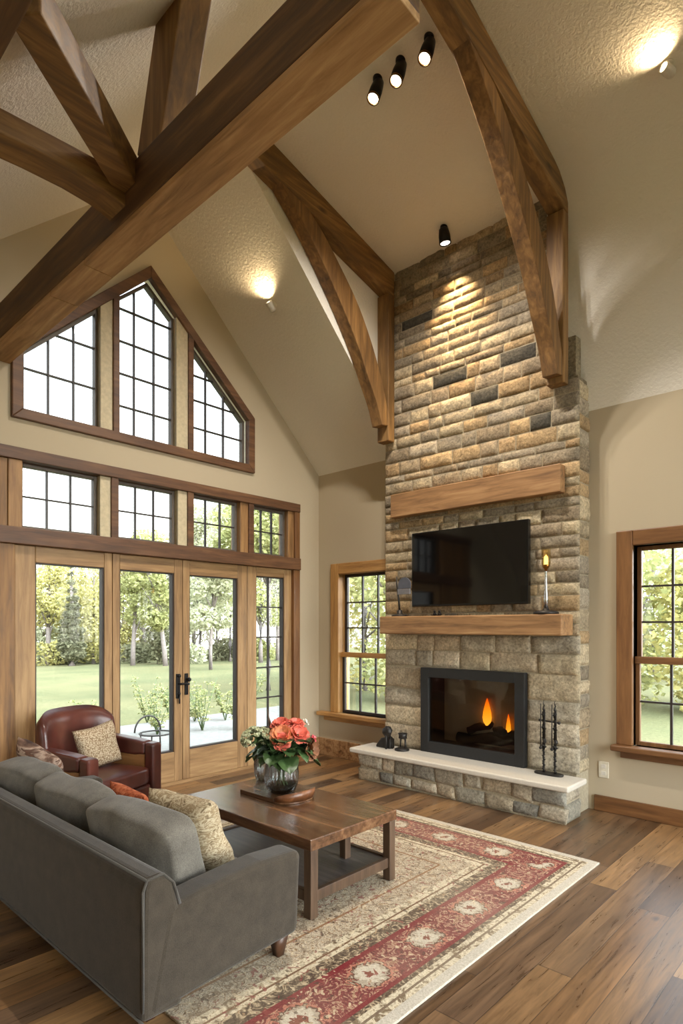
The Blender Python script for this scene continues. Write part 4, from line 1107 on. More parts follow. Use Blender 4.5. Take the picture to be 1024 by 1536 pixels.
def place(loc, rx=0, ry=0, rz=0):
    return Matrix.Translation(Vector(loc)) @ Euler((R(rx), R(ry), R(rz)), 'XYZ').to_matrix().to_4x4()
for i, (x, y, z, rx, rz, lab) in enumerate([
        (2.71, -3.90, 0.535, 14, 5, 'grey back cushion at the near end of the sofa'),
        (1.99, -3.885, 0.53, 17, 3, 'grey back cushion in the middle of the sofa'),
        (1.31, -3.89, 0.53, 14, 3, 'grey back cushion at the far left end of the sofa')]):
    mb = MB(); mb.softbox(0.70, 0.19, 0.41, 0.27, 22, (0.03, .42, 0.04), 0.018, i + 1)
    o = mb.build('back_cushion', M['sofa_cushion']); o.location = (x, y, z); o.rotation_euler = (R(rx), 0, R(rz))
    tag(o, lab, 'cushion', 'grey back cushions on the sofa')
def pill(name, label, mat, loc, rot, w, h, d, seed):
    mb = MB(); mb.pillow(w, h, d, None, 20, 0.016, seed)
    o = mb.build(name, mat, weld=True); o.location = loc; o.rotation_euler = tuple(R(a) for a in rot)
    return tag(o, label, 'pillow')
pill('throw_pillow', 'beige swirl patterned throw pillow leaning on the near sofa cushion', M['beige_pillow'], (2.74, -3.655, 0.56), (20, 0, 6), 0.48, 0.43, 0.20, 1)
pill('throw_pillow', 'rust orange throw pillow in front of the middle sofa cushion', M['orange_pillow'], (2.17, -3.66, 0.53), (20, 6, 4), 0.34, 0.34, 0.14, 2)
pill('throw_pillow', 'brown striped throw pillow at the far end of the sofa', M['brown_stripe'], (1.13, -3.78, 0.60), (14, 12, 10), 0.46, 0.42, 0.16, 3)

# armchair, authored facing +x
ac = thing('leather_armchair', 'reddish brown leather armchair with wood side panels beside the glass doors', 'armchair', (0.49, -3.115, 0), R(19.5))
HW, HD = 0.41, 0.36
mb = MB(); mb.box(-0.28, HD - .03, -HW + .10, HW - .10, 0.06, 0.26); mb.build('seat_base', M['leather'], ac, local=True, bevel=0.02)
mb = MB(); mb.softbox(0.60, 2 * HW - .20, 0.15, 0.25, 12, (0, 0, .22), M=Matrix.Translation((0.05, 0, 0.335))); mb.build('seat_cushion', M['leather'], ac, local=True)
mb = MB(); n = 22; prof = []
vs = []; fs = []
# curved backrest: a thick shell bowed in plan, reclined
nu, nv = 22, 12
def bp(u, v, side):
    ang = u * 1.02
    yy = (HW - 0.03) * math.sin(ang) / math.sin(1.02)
    xx = -0.30 + 0.20 * (1 - math.cos(ang)) / (1 - math.cos(1.02)) * 0.75
    zt = 0.92 - 0.11 * abs(u) ** 4
    z = lerp(0.20, zt, v)
    th = 0.075 * (1 - 0.15 * v)
    rr = math.sqrt(max(0, 1 - max(0, (v - 0.86) / 0.14) ** 2)) * math.sqrt(max(0.0, 1 - max(0, (abs(u) - 0.9) / 0.1) ** 2))
    return (xx - 0.10 * (z - 0.4) + side * th * rr + 0.02, yy, z)
for side in (1, -1):
    b0 = len(vs)
    for i in range(nu + 1):
        for j in range(nv + 1):
            vs.append(bp(2 * i / nu - 1, j / nv, side))
    for i in range(nu):
        for j in range(nv):
            q = b0 + i * (nv + 1) + j; f4 = (q, q + nv + 1, q + nv + 2, q + 1)
            fs.append(f4 if side == -1 else f4[::-1])
mb.add(vs, fs, True); mb.build('backrest', M['leather'], ac, local=True, weld=True)
for s in (-1, 1):
    y0, y1 = (HW - .115, HW) if s > 0 else (-HW, -HW + .115)
    arm = MB(); arm.strip([(-0.30, 0.50), (-0.1, 0.50), (0.15, 0.49), (HD - .10, 0.505)], [(-0.30, 0.655), (-0.1, 0.645), (0.15, 0.625), (HD - .10, 0.61)], 'Y', y0, y1)
    arm.strip([(HD - .10, 0.06), (HD, 0.06)], [(HD - .10, 0.61), (HD, 0.60)], 'Y', y0, y1)
    ao = arm.build('armrest', M['leather'], ac, local=True, bevel=0.022, seg=3)
    pn = MB(); pn.box(-0.28, HD - .10, y0 + .012, y1 - .012, 0.08, 0.50); pn.build('side_panel', M['armchair_wood'], ao, local=True, bevel=0.006)
for (x, y) in ((0.29, 0.32), (0.29, -0.32), (-0.24, 0.28), (-0.24, -0.28)):
    mb = MB(); mb.lathe([(0.018, 0), (0.026, 0.065)], (x, y, 0), 10); mb.build('leg', M['sofa_leg'], ac, local=True)
pm = rootmat(ac) @ place((-0.01, 0.05, 0.60), -12, -8, 80)
o = pill('throw_pillow', 'cream textured throw pillow sitting on the leather armchair', M['boucle'], (0, 0, 0), (0, 0, 0), 0.38, 0.36, 0.13, 5)
o.matrix_world = pm

# coffee table
ct = thing('coffee_table', 'dark wood coffee table with a lower shelf standing on the rug', 'coffee table', (2.43, -2.74, 0))
TX0, TX1, TY0, TY1 = 1.80, 3.06, -3.115, -2.36
mb = MB(); mb.box(TX0, TX1, TY0, TY1, 0.385, 0.45); mb.build('tabletop', M['table'], ct, bevel=0.006)
for (x, y) in ((TX0 + .035, TY0 + .035), (TX1 - .035, TY0 + .035), (TX0 + .035, TY1 - .035), (TX1 - .035, TY1 - .035)):
    mb = MB(); mb.box(x - .028, x + .028, y - .028, y + .028, 0.012, 0.386); mb.build('leg', M['table_leg'], ct, bevel=0.004)
mb = MB(); mb.box(TX0 + .06, TX1 - .045, TY0 + .045, TY1 - .045, 0.125, 0.145); mb.build('shelf', M['shelf'], ct, bevel=0.003)
for (y0, y1) in ((TY0 + .018, TY0 + .048), (TY1 - .048, TY1 - .018)):
    mb = MB(); mb.box(TX0 + .062, TX1 - .062, y0, y1, 0.095, 0.155); mb.build('stretcher', M['table_leg'], ct, bevel=0.003)
for (x0, x1) in ((TX0 + .018, TX0 + .048), (TX1 - .048, TX1 - .018)):
    mb = MB(); mb.box(x0, x1, TY0 + .062, TY1 - .062, 0.095, 0.155); mb.build('stretcher', M['table_leg'], ct, bevel=0.003)
mb = MB(); mb.box(2.79, 2.84, -2.60, -2.55, 0.144, 0.386); mb.build('shelf_post', M['table_leg'], ct, bevel=0.003)

# tray with a rounded raised end
tr = thing('serving_tray', 'dark wood serving tray with one rounded raised end on the coffee table', 'tray', (2.28, -2.65, 0.45))
arc = [(2.40 + 0.125 * math.sin(R(a)), -2.645 - 0.16 * math.cos(R(a))) for a in range(0, 181, 12)]
pl = [(2.04, -2.805)] + arc + [(2.04, -2.485)]
mb = MB(); mb.prism(pl, 'Z', 0.4502, 0.476); mb.build('board', M['table'], tr, bevel=0.003)
mb = MB(); n = len(arc); vs = []; fs = []
for i, (x, y) in enumerate(arc):
    a = i / (n - 1) * math.pi; nx, ny = math.sin(a), -math.cos(a); hh = 0.005 + 0.045 * math.sin(a) ** 0.6
    vs += [(x - nx * .03, y - ny * .03, 0.475), (x - nx * .008, y - ny * .008, 0.476 + hh), (x + nx * .012, y + ny * .012, 0.476 + hh), (x, y, 0.46)]
for i in range(n - 1):
    for k_ in range(4): fs.append((4 * i + k_, 4 * i + 4 + k_, 4 * i + 4 + (k_ + 1) % 4, 4 * i + (k_ + 1) % 4))
fs += [(0, 1, 2, 3), (4 * n - 1, 4 * n - 2, 4 * n - 3, 4 * n - 4)]
mb.add(vs, fs, True); mb.build('raised_lip', wood('walnut_lip', (70, 40, 24), (112, 70, 42), (146, 98, 60), 'X', 0.35, knots=False), tr)

# vases and flowers
VX, VY, VZ = 2.29, -2.645, 0.476
def vase(name, label, c, R0, H, cat='vase'):
    t = thing(name, label, cat, c)
    mb = MB(); mb.lathe([(R0 * .66, 0), (R0 * .80, H * .05), (R0 * .96, H * .3), (R0, H * .6), (R0 * .94, H * .9), (R0 * .98, H), (R0 * .90, H), (R0 * .86, H * .9), (R0 * .92, H * .6), (R0 * .86, H * .3), (R0 * .6, H * .06)], c, 96, None, 0.035, 24)
    mb.build('glass_body', M['vase'], t)
    return t
vase('flower_vase', 'ribbed clear glass vase of flowers on the serving tray', (VX, VY, VZ), 0.115, 0.215)
mb = MB(); mb.lathe([(0.07, 0.013), (0.082, 0.025), (0.086, 0.045), (0.001, 0.05)], (VX, VY, VZ), 24)
tag(mb.build('vase_pebbles', plain('dark_wet_pebbles', (46, 48, 44), 0.2, 0, 0.7, 70, 0.8), origin=(VX, VY, VZ + .013)), 'dark pebbles lying in the bottom of the flower vase', 'pebbles', kind='stuff')
vase('glass_vase', 'smaller ribbed glass vase at the back corner of the coffee table', (1.90, -2.46, 0.45), 0.085, 0.20)

def leaf(mb, base, d, L, W, droop=0.35, seed=0):
    base = Vector(base); d = Vector(d).normalized()
    side = d.cross(Vector((0, 0, 1)))
    if side.length < 1e-3: side = Vector((1, 0, 0))
    side.normalize(); up = side.cross(d).normalized()
    n = 6; vs = []; fs = []
    for i in range(n + 1):
        s = i / n; w = W * math.sin(math.pi * min(1, s * 0.93 + 0.05)) ** 0.75
        c = base + d * L * s + Vector((0, 0, -droop * L * s * s))
        for k_ in (-1, -0.5, 0, 0.5, 1):
            vs.append(c + side * w * k_ / 2 + up * (0.18 * w * abs(k_) + 0.01 * math.sin(s * 9 + k_ * 3 + seed)))
    for i in range(n):
        for k_ in range(4):
            q = i * 5 + k_; fs.append((q, q + 1, q + 6, q + 5))
    mb.add(vs, fs, True)
fr = random.Random(3)
g = thing('bouquet_foliage', 'dark green leaves of the bouquet spilling over the vase rim', 'foliage', (VX, VY, VZ + 0.1))
mb = MB()
for i in range(56):
    a = fr.uniform(0, 2 * math.pi); el = fr.uniform(-0.3, 0.9)
    b = Vector((VX, VY, VZ + fr.uniform(0.25, 0.34))) + Vector((math.cos(a), math.sin(a), 0)) * fr.uniform(0.02, 0.10)
    leaf(mb, b, (math.cos(a), math.sin(a), el), fr.uniform(0.12, 0.18), fr.uniform(0.10, 0.15), fr.uniform(0.15, 0.5), i)
mb.build('leaves', M['plant_green'], g)
mb = MB()
for i in range(9):
    a = R(200) + fr.uniform(-1.3, 1.3)
    b = Vector((VX, VY, VZ + fr.uniform(0.24, 0.32))) + Vector((math.cos(a), math.sin(a), 0)) * 0.09
    leaf(mb, b, (math.cos(a), math.sin(a), fr.uniform(0.1, 0.6)), 0.12, 0.08, 0.4, i)
mb.build('pale_leaves', M['plant_grey'], g)
mb = MB()
for i in range(14):
    a = i * 2.4; r1 = 0.05
    mb.tube([(VX + r1 * math.cos(a + 2), VY + r1 * math.sin(a + 2), VZ + .03), (VX + .03 * math.cos(a), VY + .03 * math.sin(a), VZ + .15), (VX + .08 * math.cos(a), VY + .08 * math.sin(a), VZ + .28)], 0.004, 6)
mb.build('stems', M['stem'], g)
def bloom(label, c, r, mat, tilt=(0, 0, 1), petals=(5, 6, 7), group='blooms in the bouquet', name='flower'):
    c = Vector(c); t = thing(name, label, 'flower', (c.x, c.y, c.z - 0.0), group=group)
    q = Vector(tilt).normalized().to_track_quat('Z', 'Y').to_matrix()
    mb = MB(); a0 = rnd.random() * 6
    for ringi, n in enumerate(petals):
        fr_ = (ringi + 1) / len(petals)
        for k_ in range(n):
            a = a0 + 2 * math.pi * k_ / n + ringi * 0.5
            W = r * (0.6 + 0.5 * fr_); L = r * (0.75 + 0.35 * fr_); op = 1.25 - 0.95 * fr_
            vs = []; fs = []; N = 5
            for i in range(N + 1):
                s = i / N
                for j in range(-2, 3):
                    w = W * math.sin(math.pi * (0.12 + 0.80 * s)) ** 0.8 * j / 4
                    rad = s * L * math.cos(op) + 0.12 * r + r * 0.12 * math.sin(s * 3)
                    z = s * L * math.sin(op) + 0.10 * r * (j / 2) ** 2 + 0.03 * r * math.sin(9 * s + j * 2 + k_) - 0.25 * r * max(0, s - .7) * fr_ * 3
                    p = Vector((rad * math.cos(a) - w * math.sin(a), rad * math.sin(a) + w * math.cos(a), z - 0.3 * r))
                    vs.append(c + q @ p)
            for i in range(N):
                for j in range(4):
                    k2 = i * 5 + j; fs.append((k2, k2 + 1, k2 + 6, k2 + 5))
            mb.add(vs, fs, True)
    mb.build('petals', mat, t)
    mb = MB(); mb.tube([c - (q @ Vector((0, 0, r * .3))), lerp(c, Vector((VX, VY, VZ + .25)), .5) + Vector((0, 0, -.02)), Vector((VX + (c.x - VX) * .25, VY + (c.y - VY) * .25, VZ + .19))], 0.0045, 6); mb.build('stem', M['stem'], t)
    return t
# camera-right / depth directions of the bouquet, in plain room axes
ur = Vector((0.733, 0.681, 0)); uf = Vector((0.681, -0.733, 0))   # right as seen from the sofa end, and towards it
def bpos(s, z, d=0.0): return Vector((VX, VY, 0)) + ur * s + uf * d + Vector((0, 0, z))
bloom('coral bloom at the top left of the bouquet', bpos(-0.005, 0.945, 0.02), 0.062, M['petal_coral'], (0.2, -0.4, 1))
bloom('orange bloom at the centre of the bouquet', bpos(0.012, 0.885, 0.10), 0.072, M['petal_orange'], (0.5, -0.5, 0.7))
bloom('coral red bloom low in front, under the orange bloom', bpos(0.015, 0.84, 0.125), 0.055, M['petal_coral'], (0.6, -0.6, 0.4))
bloom('coral bloom at the top right of the bouquet', bpos(0.10, 0.945, 0.0), 0.055, M['petal_coral'], (0.3, -0.1, 1))
bloom('wide coral bloom on the right of the bouquet', bpos(0.125, 0.885, 0.06), 0.072, M['petal_coral'], (0.7, -0.1, 0.7))
bloom('small pink bud sticking out at the right of the bouquet', bpos(0.225, 0.845, 0.02), 0.026, plain('pink_petal', (206, 84, 92), 0.5, 0, 0.2, 40), (0.8, 0.5, 0.6), (3, 4))
bloom('little white bud above the coral blooms', bpos(0.165, 0.945, -0.06), 0.028, M['petal_white'], (0.5, 0.5, 0.7), (3, 4))
bloom('dried brown bloom hanging at the right of the bouquet', bpos(0.215, 0.775, 0.03), 0.075, M['petal_dry'], (0.8, 0.3, 0.1), (5, 6, 7))
hy = thing('hydrangea', 'cream green hydrangea head on the left of the bouquet', 'flower', tuple(bpos(-0.17, 0.83, 0.0)), group='blooms in the bouquet')
mb = MB()
for i in range(110):
    a = fr.uniform(0, 2 * math.pi); b = fr.uniform(-0.5, 1)
    dd = Vector((math.cos(a) * math.sqrt(1 - b * b), math.sin(a) * math.sqrt(1 - b * b), b))
    c = bpos(-0.165, 0.835, 0.0) + Vector((dd.x * 0.10, dd.y * 0.10, dd.z * 0.075))
    for k_ in range(4):
        leaf(mb, c, Vector((math.cos(k_ * 1.57 + i), math.sin(k_ * 1.57 + i), 0.2)) + dd * 0.5, 0.017, 0.016, 0.1, i)
mb.build('florets', M['petal_cream'], hy)
mb = MB(); mb.tube([bpos(-0.165, 0.83), bpos(-0.10, 0.74), bpos(-0.03, 0.68)], 0.005, 6); mb.build('stem', M['stem'], hy)
mb = MB()
for q in range(3):
    mb.tube([bpos(-0.05 + .01 * q, 0.70, -.04), bpos(-0.085 + .012 * q, 0.90, -.06), bpos(-0.105 + .008 * q, 1.03 - .05 * q, -.07)], [0.004, 0.008, 0.002], 6)
o = mb.build('dried_reeds', M['reed'], origin=tuple(bpos(-0.05, 0.70, -.04)))
tag(o, 'thin dark dried reeds rising behind the bouquet', 'reeds')

# ------------------------------------------------------------------ outdoors
def gz(x): return -0.14 - 0.030 * max(0.0, -x - 4.0)
mb = MB(); vs = []; fs = []
gx = [60, 30, 9.5, 4, 0.5, -4, -8, -14, -22, -32, -44, -60, -90]; gy = [-70, -40, -20, -7, -3, 0.5, 4, 9, 16, 26, 40, 70]
for x in gx:
    for y in gy: vs.append((x, y, gz(x)))
for i in range(len(gx) - 1):
    for j in range(len(gy) - 1):
        q = i * len(gy) + j; fs.append((q, q + 1, q + len(gy) + 1, q + len(gy)))
mb.add(vs, fs, True); struct(mb.build('ground', M['grass']))
mb = MB(); mb.box(-4.4, -0.18, -7, 3.2, -0.3, -0.10); struct(mb.build('patio', M['patio']))

def leaves_mesh(mb, blobs, count, size, seed, flat=0.3):
    r = random.Random(seed); tot = sum(b[3] ** 2 for b in blobs)
    for (x, y, z, rad, sz) in blobs:
        n = int(count * rad * rad / tot)
        for _ in range(n):
            while True:
                d = Vector((r.uniform(-1, 1), r.uniform(-1, 1), r.uniform(-1, 1)))
                if 0.25 < d.length < 1: break
            d = d.normalized() * d.length ** 0.4
            c = Vector((x + d.x * rad, y + d.y * rad, z + d.z * rad * sz))
            a = Vector((r.uniform(-1, 1), r.uniform(-1, 1), r.uniform(-.6, .6))).normalized(); b = a.cross(Vector((r.uniform(-1, 1), r.uniform(-1, 1), r.uniform(-1, 1)))).normalized()
            s = size * r.uniform(0.6, 1.3)
            mb.add([c - a * s * .5, c + b * s * .3, c + a * s * .5, c - b * s * .3], [(0, 1, 2, 3)], False)
def make_tree(label, kind, H, crown, leafmat, trunk_r, seed, loc, count=2600, size=0.26, lean=(0, 0), group=None, crown_from=0.25):
    r = random.Random(seed)
    t = thing('tree', label, 'tree', loc, 0, group)
    mb = MB(); n = 8
    top = 0.92 if kind != 'bush' else 0.4
    pts = [Vector((lean[0] * H * (q / n) ** 1.5 + .04 * H * noise.noise(Vector((seed, q * .5, 0))) * (q / n), lean[1] * H * (q / n) ** 1.5, H * top * q / n)) for q in range(n + 1)]
    mb.tube(pts, [trunk_r * (1 - 0.8 * q / n) for q in range(n + 1)], 8)
    blobs = []
    if kind == 'cone':
        for q in range(12):
            s = q / 11; z = H * lerp(crown_from, 0.97, s); rr = crown * (1 - 0.85 * s) + 0.1
            for w in range(3 if s < .7 else 1):
                a = r.uniform(0, 6.28); blobs.append((math.cos(a) * rr * .4, math.sin(a) * rr * .4, z, rr * .75, 0.6))
    elif kind == 'bush':
        for q in range(7):
            a = r.uniform(0, 6.28); d = r.uniform(0, crown * .6); blobs.append((math.cos(a) * d, math.sin(a) * d, r.uniform(.25, .7) * H, crown * .6, 0.8))
    else:
        for q in range(13):
            a = r.uniform(0, 6.28); s = r.uniform(crown_from, 0.95); d = crown * r.uniform(.2, .75) * math.sin(math.pi * min(1, .15 + .8 * (s - crown_from) / (0.96 - crown_from) * 0.95))
            p = (math.cos(a) * d + lean[0] * H * s, math.sin(a) * d + lean[1] * H * s, H * s)
            blobs.append((p[0], p[1], p[2], crown * r.uniform(.35, .55), 0.85))
            k_ = min(n, int(s * .8 * n)); mb.tube([pts[k_], (pts[k_] + Vector(p)) / 2 + Vector((0, 0, .02 * H)), Vector(p)], [trunk_r * .35, trunk_r * .22, trunk_r * .06], 6)
    mb.build('trunk', M['bark'], t, local=True)
    mb = MB(); leaves_mesh(mb, blobs, count, size, seed); mb.build('foliage', leafmat, t, local=True)
    return t
ORD = ['first', 'second', 'third', 'fourth', 'fifth', 'sixth', 'seventh', 'eighth', 'ninth', 'tenth', 'eleventh', 'twelfth', 'thirteenth', 'fourteenth', 'fifteenth', 'sixteenth']
#TREES-BEGIN
BK = 'trees beyond the lawn'
far = [
    # x, y, height, crown, kind, leaves, trunk radius, seed, lean, words
    (-40.3, 12.3, 8.0, 2.3, 'round', 'leaf_yellow', .22, 1, (0, 0), 'leafy yellow green tree with a grey trunk at the left of the left glass door'),
    (-37.0, 12.6, 7.2, 0.85, 'cone', 'leaf_dark', .30, 2, (0, 0), 'narrow dark conifer with a thick trunk in the middle of the left glass door'),
    (-38.8, 15.0, 8.4, 1.9, 'cone', 'leaf_yellow', .16, 3, (0, 0), 'tall pointed yellow green tree at the right of the left glass door'),
    (-49.1, 15.0, 9.4, 3.0, 'round', 'leaf_pale', .2, 4, (0, 0), 'pale round tree behind the leftmost yellow tree beyond the lawn'),
    (-49.7, 17.2, 9.0, 2.9, 'round', 'leaf_yellow', .2, 5, (0, 0), 'broad yellow tree standing behind the dark narrow conifer'),
    (-47.2, 18.1, 8.3, 2.8, 'round', 'leaf_yellow', .2, 6, (0, 0), 'broad yellow tree behind the tall pointed tree in the left door'),
    (-44.9, 18.9, 10.2, 2.8, 'round', 'leaf_yellow', .2, 7, (0, 0), 'yellow tree hidden partly by the stile between the two left doors'),
    (-32.0, 14.5, 9.0, 1.5, 'round', 'leaf_fresh', .17, 8, (.02, .05), 'slim tree with a bare curved trunk in the middle glass door'),
    (-28.6, 14.9, 9.0, 1.3, 'round', 'leaf_fresh', .17, 9, (-.12, -.13), 'bare trunked tree leaning left in the middle glass door'),
    (-43.8, 19.9, 10.4, 3.0, 'round', 'leaf_yellow', .2, 10, (0, 0), 'full yellow tree at the left of the middle glass door'),
    (-40.7, 20.1, 10.3, 3.0, 'round', 'leaf_fresh', .2, 11, (0, 0), 'full green tree behind the slim bare trunk in the middle door'),
    (-43.3, 23.1, 11.2, 3.2, 'round', 'leaf_yellow', .2, 12, (0, 0), 'broad yellow tree behind the leaning trunk in the middle door'),
    (-38.6, 22.1, 10.6, 2.9, 'round', 'leaf_pale', .2, 13, (0, 0), 'pale tree hidden partly by the meeting stiles of the doors'),
    (-33.9, 21.0, 11.5, 2.4, 'round', 'leaf_pale', .13, 15, (0, 0), 'pale thin tree at the left edge of the right glass door'),
    (-21.0, 13.0, 9.0, 1.8, 'round', 'leaf_pale', .10, 16, (0.01, 0.03), 'slender branching tree standing alone in the middle of the right glass door'),
    (-30.5, 21.3, 11.5, 2.4, 'round', 'leaf_pale', .13, 17, (0, 0), 'pale thin tree at the right edge of the right glass door'),
    (-41.1, 25.2, 12.5, 3.4, 'round', 'leaf_pale', .2, 18, (0, 0), 'hazy pale tree far behind at the left in the right glass door'),
    (-39.6, 26.6, 12.5, 3.4, 'round', 'leaf_pale', .2, 19, (0, 0), 'hazy pale tree far behind the slender branching tree'),
    (-34.8, 25.5, 12.0, 3.2, 'round', 'leaf_pale', .2, 20, (0, 0), 'hazy pale tree behind the stile right of the glass doors'),
    (-25.8, 20.3, 10.5, 2.5, 'round', 'leaf_fresh', .15, 21, (0, 0), 'green tree seen through the left half of the narrow sidelight'),
    (-28.0, 23.7, 10.5, 2.6, 'round', 'leaf_pale', .15, 22, (0, 0), 'pale tree seen through the right half of the narrow sidelight'),
]
for (x, y, H, cr, kd, lf, tr_, sd, ln, lab) in far:
    make_tree(lab, kd, H, cr, M[lf], tr_, sd, (x, y, gz(x) - 0.05), 5200, 0.25, ln, BK, 0.12 if kd == 'cone' else 0.10 if x < -38 else 0.3)
for i, (x, y, h, cr, lf, lab) in enumerate([(-40.6, 13.6, 1.6, 1.5, 'leaf_dark', 'low dark shrub under the trees at the left of the left door'), (-41.5, 16.2, 1.4, 1.5, 'leaf_pale', 'low pale shrub under the trees at the right of the left door'), (-32.5, 16.6, 3.0, 1.5, 'leaf_dark', 'tall dull grey green bush at the foot of the leaning tree'),
        (-36.0, 17.0, 1.4, 1.5, 'leaf_dark', 'low dark shrub at the left of the middle door lawn edge'), (-30.5, 17.5, 1.3, 1.4, 'leaf_pale', 'low pale shrub at the right of the middle door lawn edge'), (-33.0, 22.6, 1.5, 1.6, 'leaf_dark', 'low dull shrub at the lawn edge in the right glass door'), (-30.0, 23.5, 1.6, 1.6, 'leaf_fresh', 'low green shrub at the lawn edge right of the slender tree'), (-47.0, 12.6, 1.6, 1.8, 'leaf_dark', 'low dark shrub at the far left lawn edge behind the panelled stile')]):
    t = make_tree(lab, 'bush', h, cr, M[lf], .06, 60 + i, (x, y, gz(x) - .03), 1500, 0.26, group='shrubs along the lawn edge'); t.name = 'shrub'; t['category'] = 'shrub'
for i, (x, y, H, cr, lf, lab) in enumerate([
        (-10.9, 7.5, 6.6, 1.35, 'leaf_fresh', 'near green tree whose crown fills the third transom pane from the left'),
        (-8.2, 6.1, 6.6, 1.6, 'leaf_fresh', 'near green tree whose crown fills the rightmost transom pane'),
        (-5.6, 7.4, 6.5, 2.0, 'leaf_yellow', 'bright tree outside the window left of the chimney, at its left'),
        (-3.4, 6.0, 6.0, 1.9, 'leaf_fresh', 'bright tree outside the window left of the chimney, at its right'),
        (-7.5, 11.5, 7.0, 2.8, 'leaf_pale', 'pale tree farther back behind the window left of the chimney'),
        (1.0, 9.2, 4.2, 2.2, 'leaf_fresh', 'bright leafy tree at the left of the window right of the chimney'),
        (2.6, 8.8, 3.4, 1.7, 'leaf_yellow', 'bright low leafy tree at the right of the window beside the outlet'),
        (-0.4, 15.5, 5.4, 2.8, 'leaf_pale', 'pale tree farther back behind the window right of the chimney')]):
    make_tree(lab, 'round', H, cr, M[lf], .09, 80 + i, (x, y, gz(x) - .05), 4200, 0.17, group='trees close to the house', crown_from=0.62 if i < 2 else 0.08)
# planting and a wire chair on the pale patio
pr_ = random.Random(12)
for i, (x, y, h, lab) in enumerate([(-3.2, -0.4, 0.75, 'young leafy patio plant seen low through the left of the middle door'), (-3.0, 0.3, 0.9, 'young leafy patio plant seen low at the left of the right glass door'), (-3.6, 1.2, 0.7, 'young leafy patio plant seen low at the right of the right glass door'), (-4.4, 0.1, 0.9, 'leafy plant at the patio edge in the middle of the middle door'), (-4.6, 2.6, 1.0, 'leafy plant at the patio edge seen through the sidelight'), (-5.2, 1.0, 0.6, 'low leafy plant where the lawn meets the patio'), (-2.6, 0.75, 0.6, 'nearest leafy patio plant, in the middle of the right glass door'), (-3.4, -1.5, 0.7, 'leafy patio plant behind the right arm of the leather armchair'), (-3.9, 0.75, 0.6, 'small patio plant behind the nearest one in the right glass door')]):
    t = thing('patio_plant', lab, 'plant', (x, y, -0.10), group='plants on the patio')
    sm = MB(); lf = MB()
    for q in range(7):
        a = pr_.uniform(0, 6.28); tip = Vector((x + math.cos(a) * h * .28, y + math.sin(a) * h * .28, -0.1 + h * pr_.uniform(.6, 1)))
        b0 = Vector((x, y, -0.12)); sm.tube([b0, (b0 + tip) / 2 + Vector((0, 0, .05)), tip], [.008, .006, .003], 5)
        for w_ in range(12):
            c = b0.lerp(tip, pr_.uniform(.2, 1)); aa = pr_.uniform(0, 6.28); leaf(lf, c, (math.cos(aa), math.sin(aa), .4), .10, .05, .3, w_)
    sm.build('stems', M['stem'], t); lf.build('leaves', M['leaf_fresh'], t)
wc = thing('wire_chair', 'thin dark wire garden chair on the pale patio outside the middle door', 'garden chair', (-2.2, -1.0, -0.10))
mb = MB()
ringp = [(-2.2 + .22 * math.cos(R(a)), -1.0 + .22 * math.sin(R(a)), 0.12) for a in range(0, 361, 20)]
mb.tube(ringp, .012, 6); mb.build('seat', M['iron'], wc)
mb = MB(); mb.tube([(-2.42, -1.0 + .2 * math.cos(R(a)), .12 + .22 * math.sin(R(a))) for a in range(0, 181, 15)], .012, 6); mb.build('backrest', M['iron'], wc)
for a in (45, 135, 225, 315):
    mb = MB(); mb.tube([(-2.2 + .2 * math.cos(R(a)), -1 + .2 * math.sin(R(a)), .12), (-2.2 + .24 * math.cos(R(a)), -1 + .24 * math.sin(R(a)), -.10)], .011, 6); mb.build('leg', M['iron'], wc)
#TREES-END
# ------------------------------------------------------------------ light
w = bpy.data.worlds.new('sky'); SC.world = w; w.use_nodes = True
nt = w.node_tree; nt.nodes.clear()
out = nt.nodes.new('ShaderNodeOutputWorld'); bg = nt.nodes.new('ShaderNodeBackground')
tc = nt.nodes.new('ShaderNodeTexCoord'); sp = nt.nodes.new('ShaderNodeSeparateXYZ'); nt.links.new(tc.outputs['Generated'], sp.inputs[0])
rp = nt.nodes.new('ShaderNodeValToRGB'); rp.color_ramp.elements[0].position = 0.0; rp.color_ramp.elements[0].color = (1.0, 0.98, 0.93, 1)
rp.color_ramp.elements[1].position = 0.6; rp.color_ramp.elements[1].color = (0.75, 0.86, 1.0, 1)
nt.links.new(sp.outputs[2], rp.inputs[0]); nt.links.new(rp.outputs[0], bg.inputs[0]); 
# bright sky lobe added at the camera's back as fill for the room
dp = nt.nodes.new('ShaderNodeVectorMath'); dp.operation = 'DOT_PRODUCT'; nt.links.new(tc.outputs['Generated'], dp.inputs[0]); dp.inputs[1].default_value = Vector((0.80, 0.15, 0.58)).normalized()
mr = nt.nodes.new('ShaderNodeMapRange'); mr.interpolation_type = 'SMOOTHSTEP'; nt.links.new(dp.outputs['Value'], mr.inputs[0]); mr.inputs[1].default_value = 0.1; mr.inputs[2].default_value = 1.0; mr.inputs[3].default_value = 3.0; mr.inputs[4].default_value = 24.0
nt.links.new(mr.outputs[0], bg.inputs[1])
nt.links.new(bg.outputs[0], out.inputs[0])

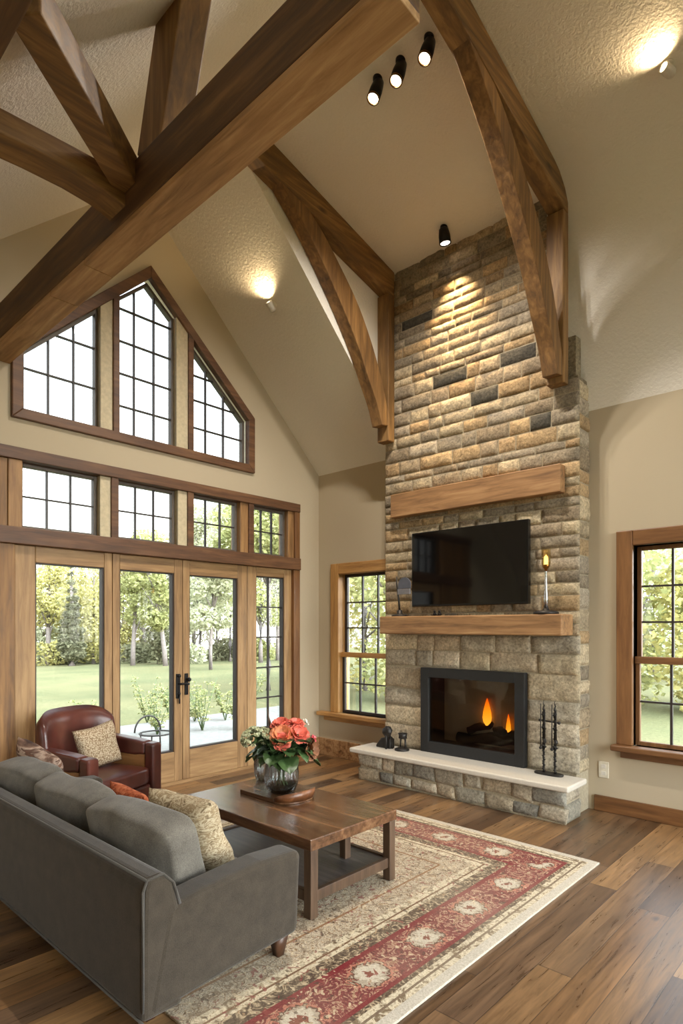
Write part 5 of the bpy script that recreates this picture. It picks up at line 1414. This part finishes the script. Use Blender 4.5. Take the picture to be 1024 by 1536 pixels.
def portal(loc, rot, sx, sy):
    l = bpy.data.lights.new('window_portal', 'AREA'); l.shape = 'RECTANGLE'; l.size = sx; l.size_y = sy; l.cycles.is_portal = True
    o = bpy.data.objects.new('window_portal', l); COL.objects.link(o); o.location = loc; o.rotation_euler = rot
XP = (R(90), 0, R(-90))   # facing +x (light travels into the room from the gable)
portal((-0.2, -2.3, 1.25), (0, R(-90), 0), 2.4, 3.6)
portal((-0.2, -2.3, 4.0), (0, R(-90), 0), 3.2, 3.6)
portal((0.8, 0.2, 1.4), (R(-90), 0, 0), 0.95, 1.8)
portal((4.25, 0.2, 1.4), (R(-90), 0, 0), 1.1, 1.8)
portal((6.95, 0.2, 1.65), (R(-90), 0, 0), 2.6, 2.6)
portal((1.4, LYW - 0.2, 1.33), (R(90), 0, 0), 1.4, 1.65)
portal((7.4, LYW - 0.2, 1.33), (R(90), 0, 0), 1.4, 1.65)
portal((RX + 0.2, -3.2, 1.3), (0, R(90), 0), 2.4, 5.6)
portal((RX + 0.2, -2.25, 3.35), (0, R(90), 0), 2.0, 2.8)

# ------------------------------------------------------------------ camera
cam = bpy.data.cameras.new('camera'); co = bpy.data.objects.new('camera', cam); COL.objects.link(co)
co.location = (5.386, -5.376, 1.6)
co.rotation_euler = (R(90), 0, math.atan2(0.681, 0.733))
cam.sensor_fit = 'HORIZONTAL'; cam.sensor_width = 36.0; cam.lens = 903.0 / 1024 * 36
cam.shift_x = 0.0; cam.shift_y = 172 / 1024
cam.clip_start = 0.05; cam.clip_end = 300
SC.camera = co
vs_ = SC.view_settings
SC.display_settings.display_device = 'sRGB'
vs_.view_transform = 'Standard'; vs_.look = 'None'; vs_.gamma = 1.0; vs_.use_curve_mapping = False
vs_.exposure = 0.1
cy_ = SC.cycles
cy_.use_denoising = True; cy_.max_bounces = 10; cy_.diffuse_bounces = 6; cy_.glossy_bounces = 4; cy_.transparent_max_bounces = 16; cy_.transmission_bounces = 6
cy_.sample_clamp_indirect = 6.0; cy_.caustics_reflective = False; cy_.caustics_refractive = False
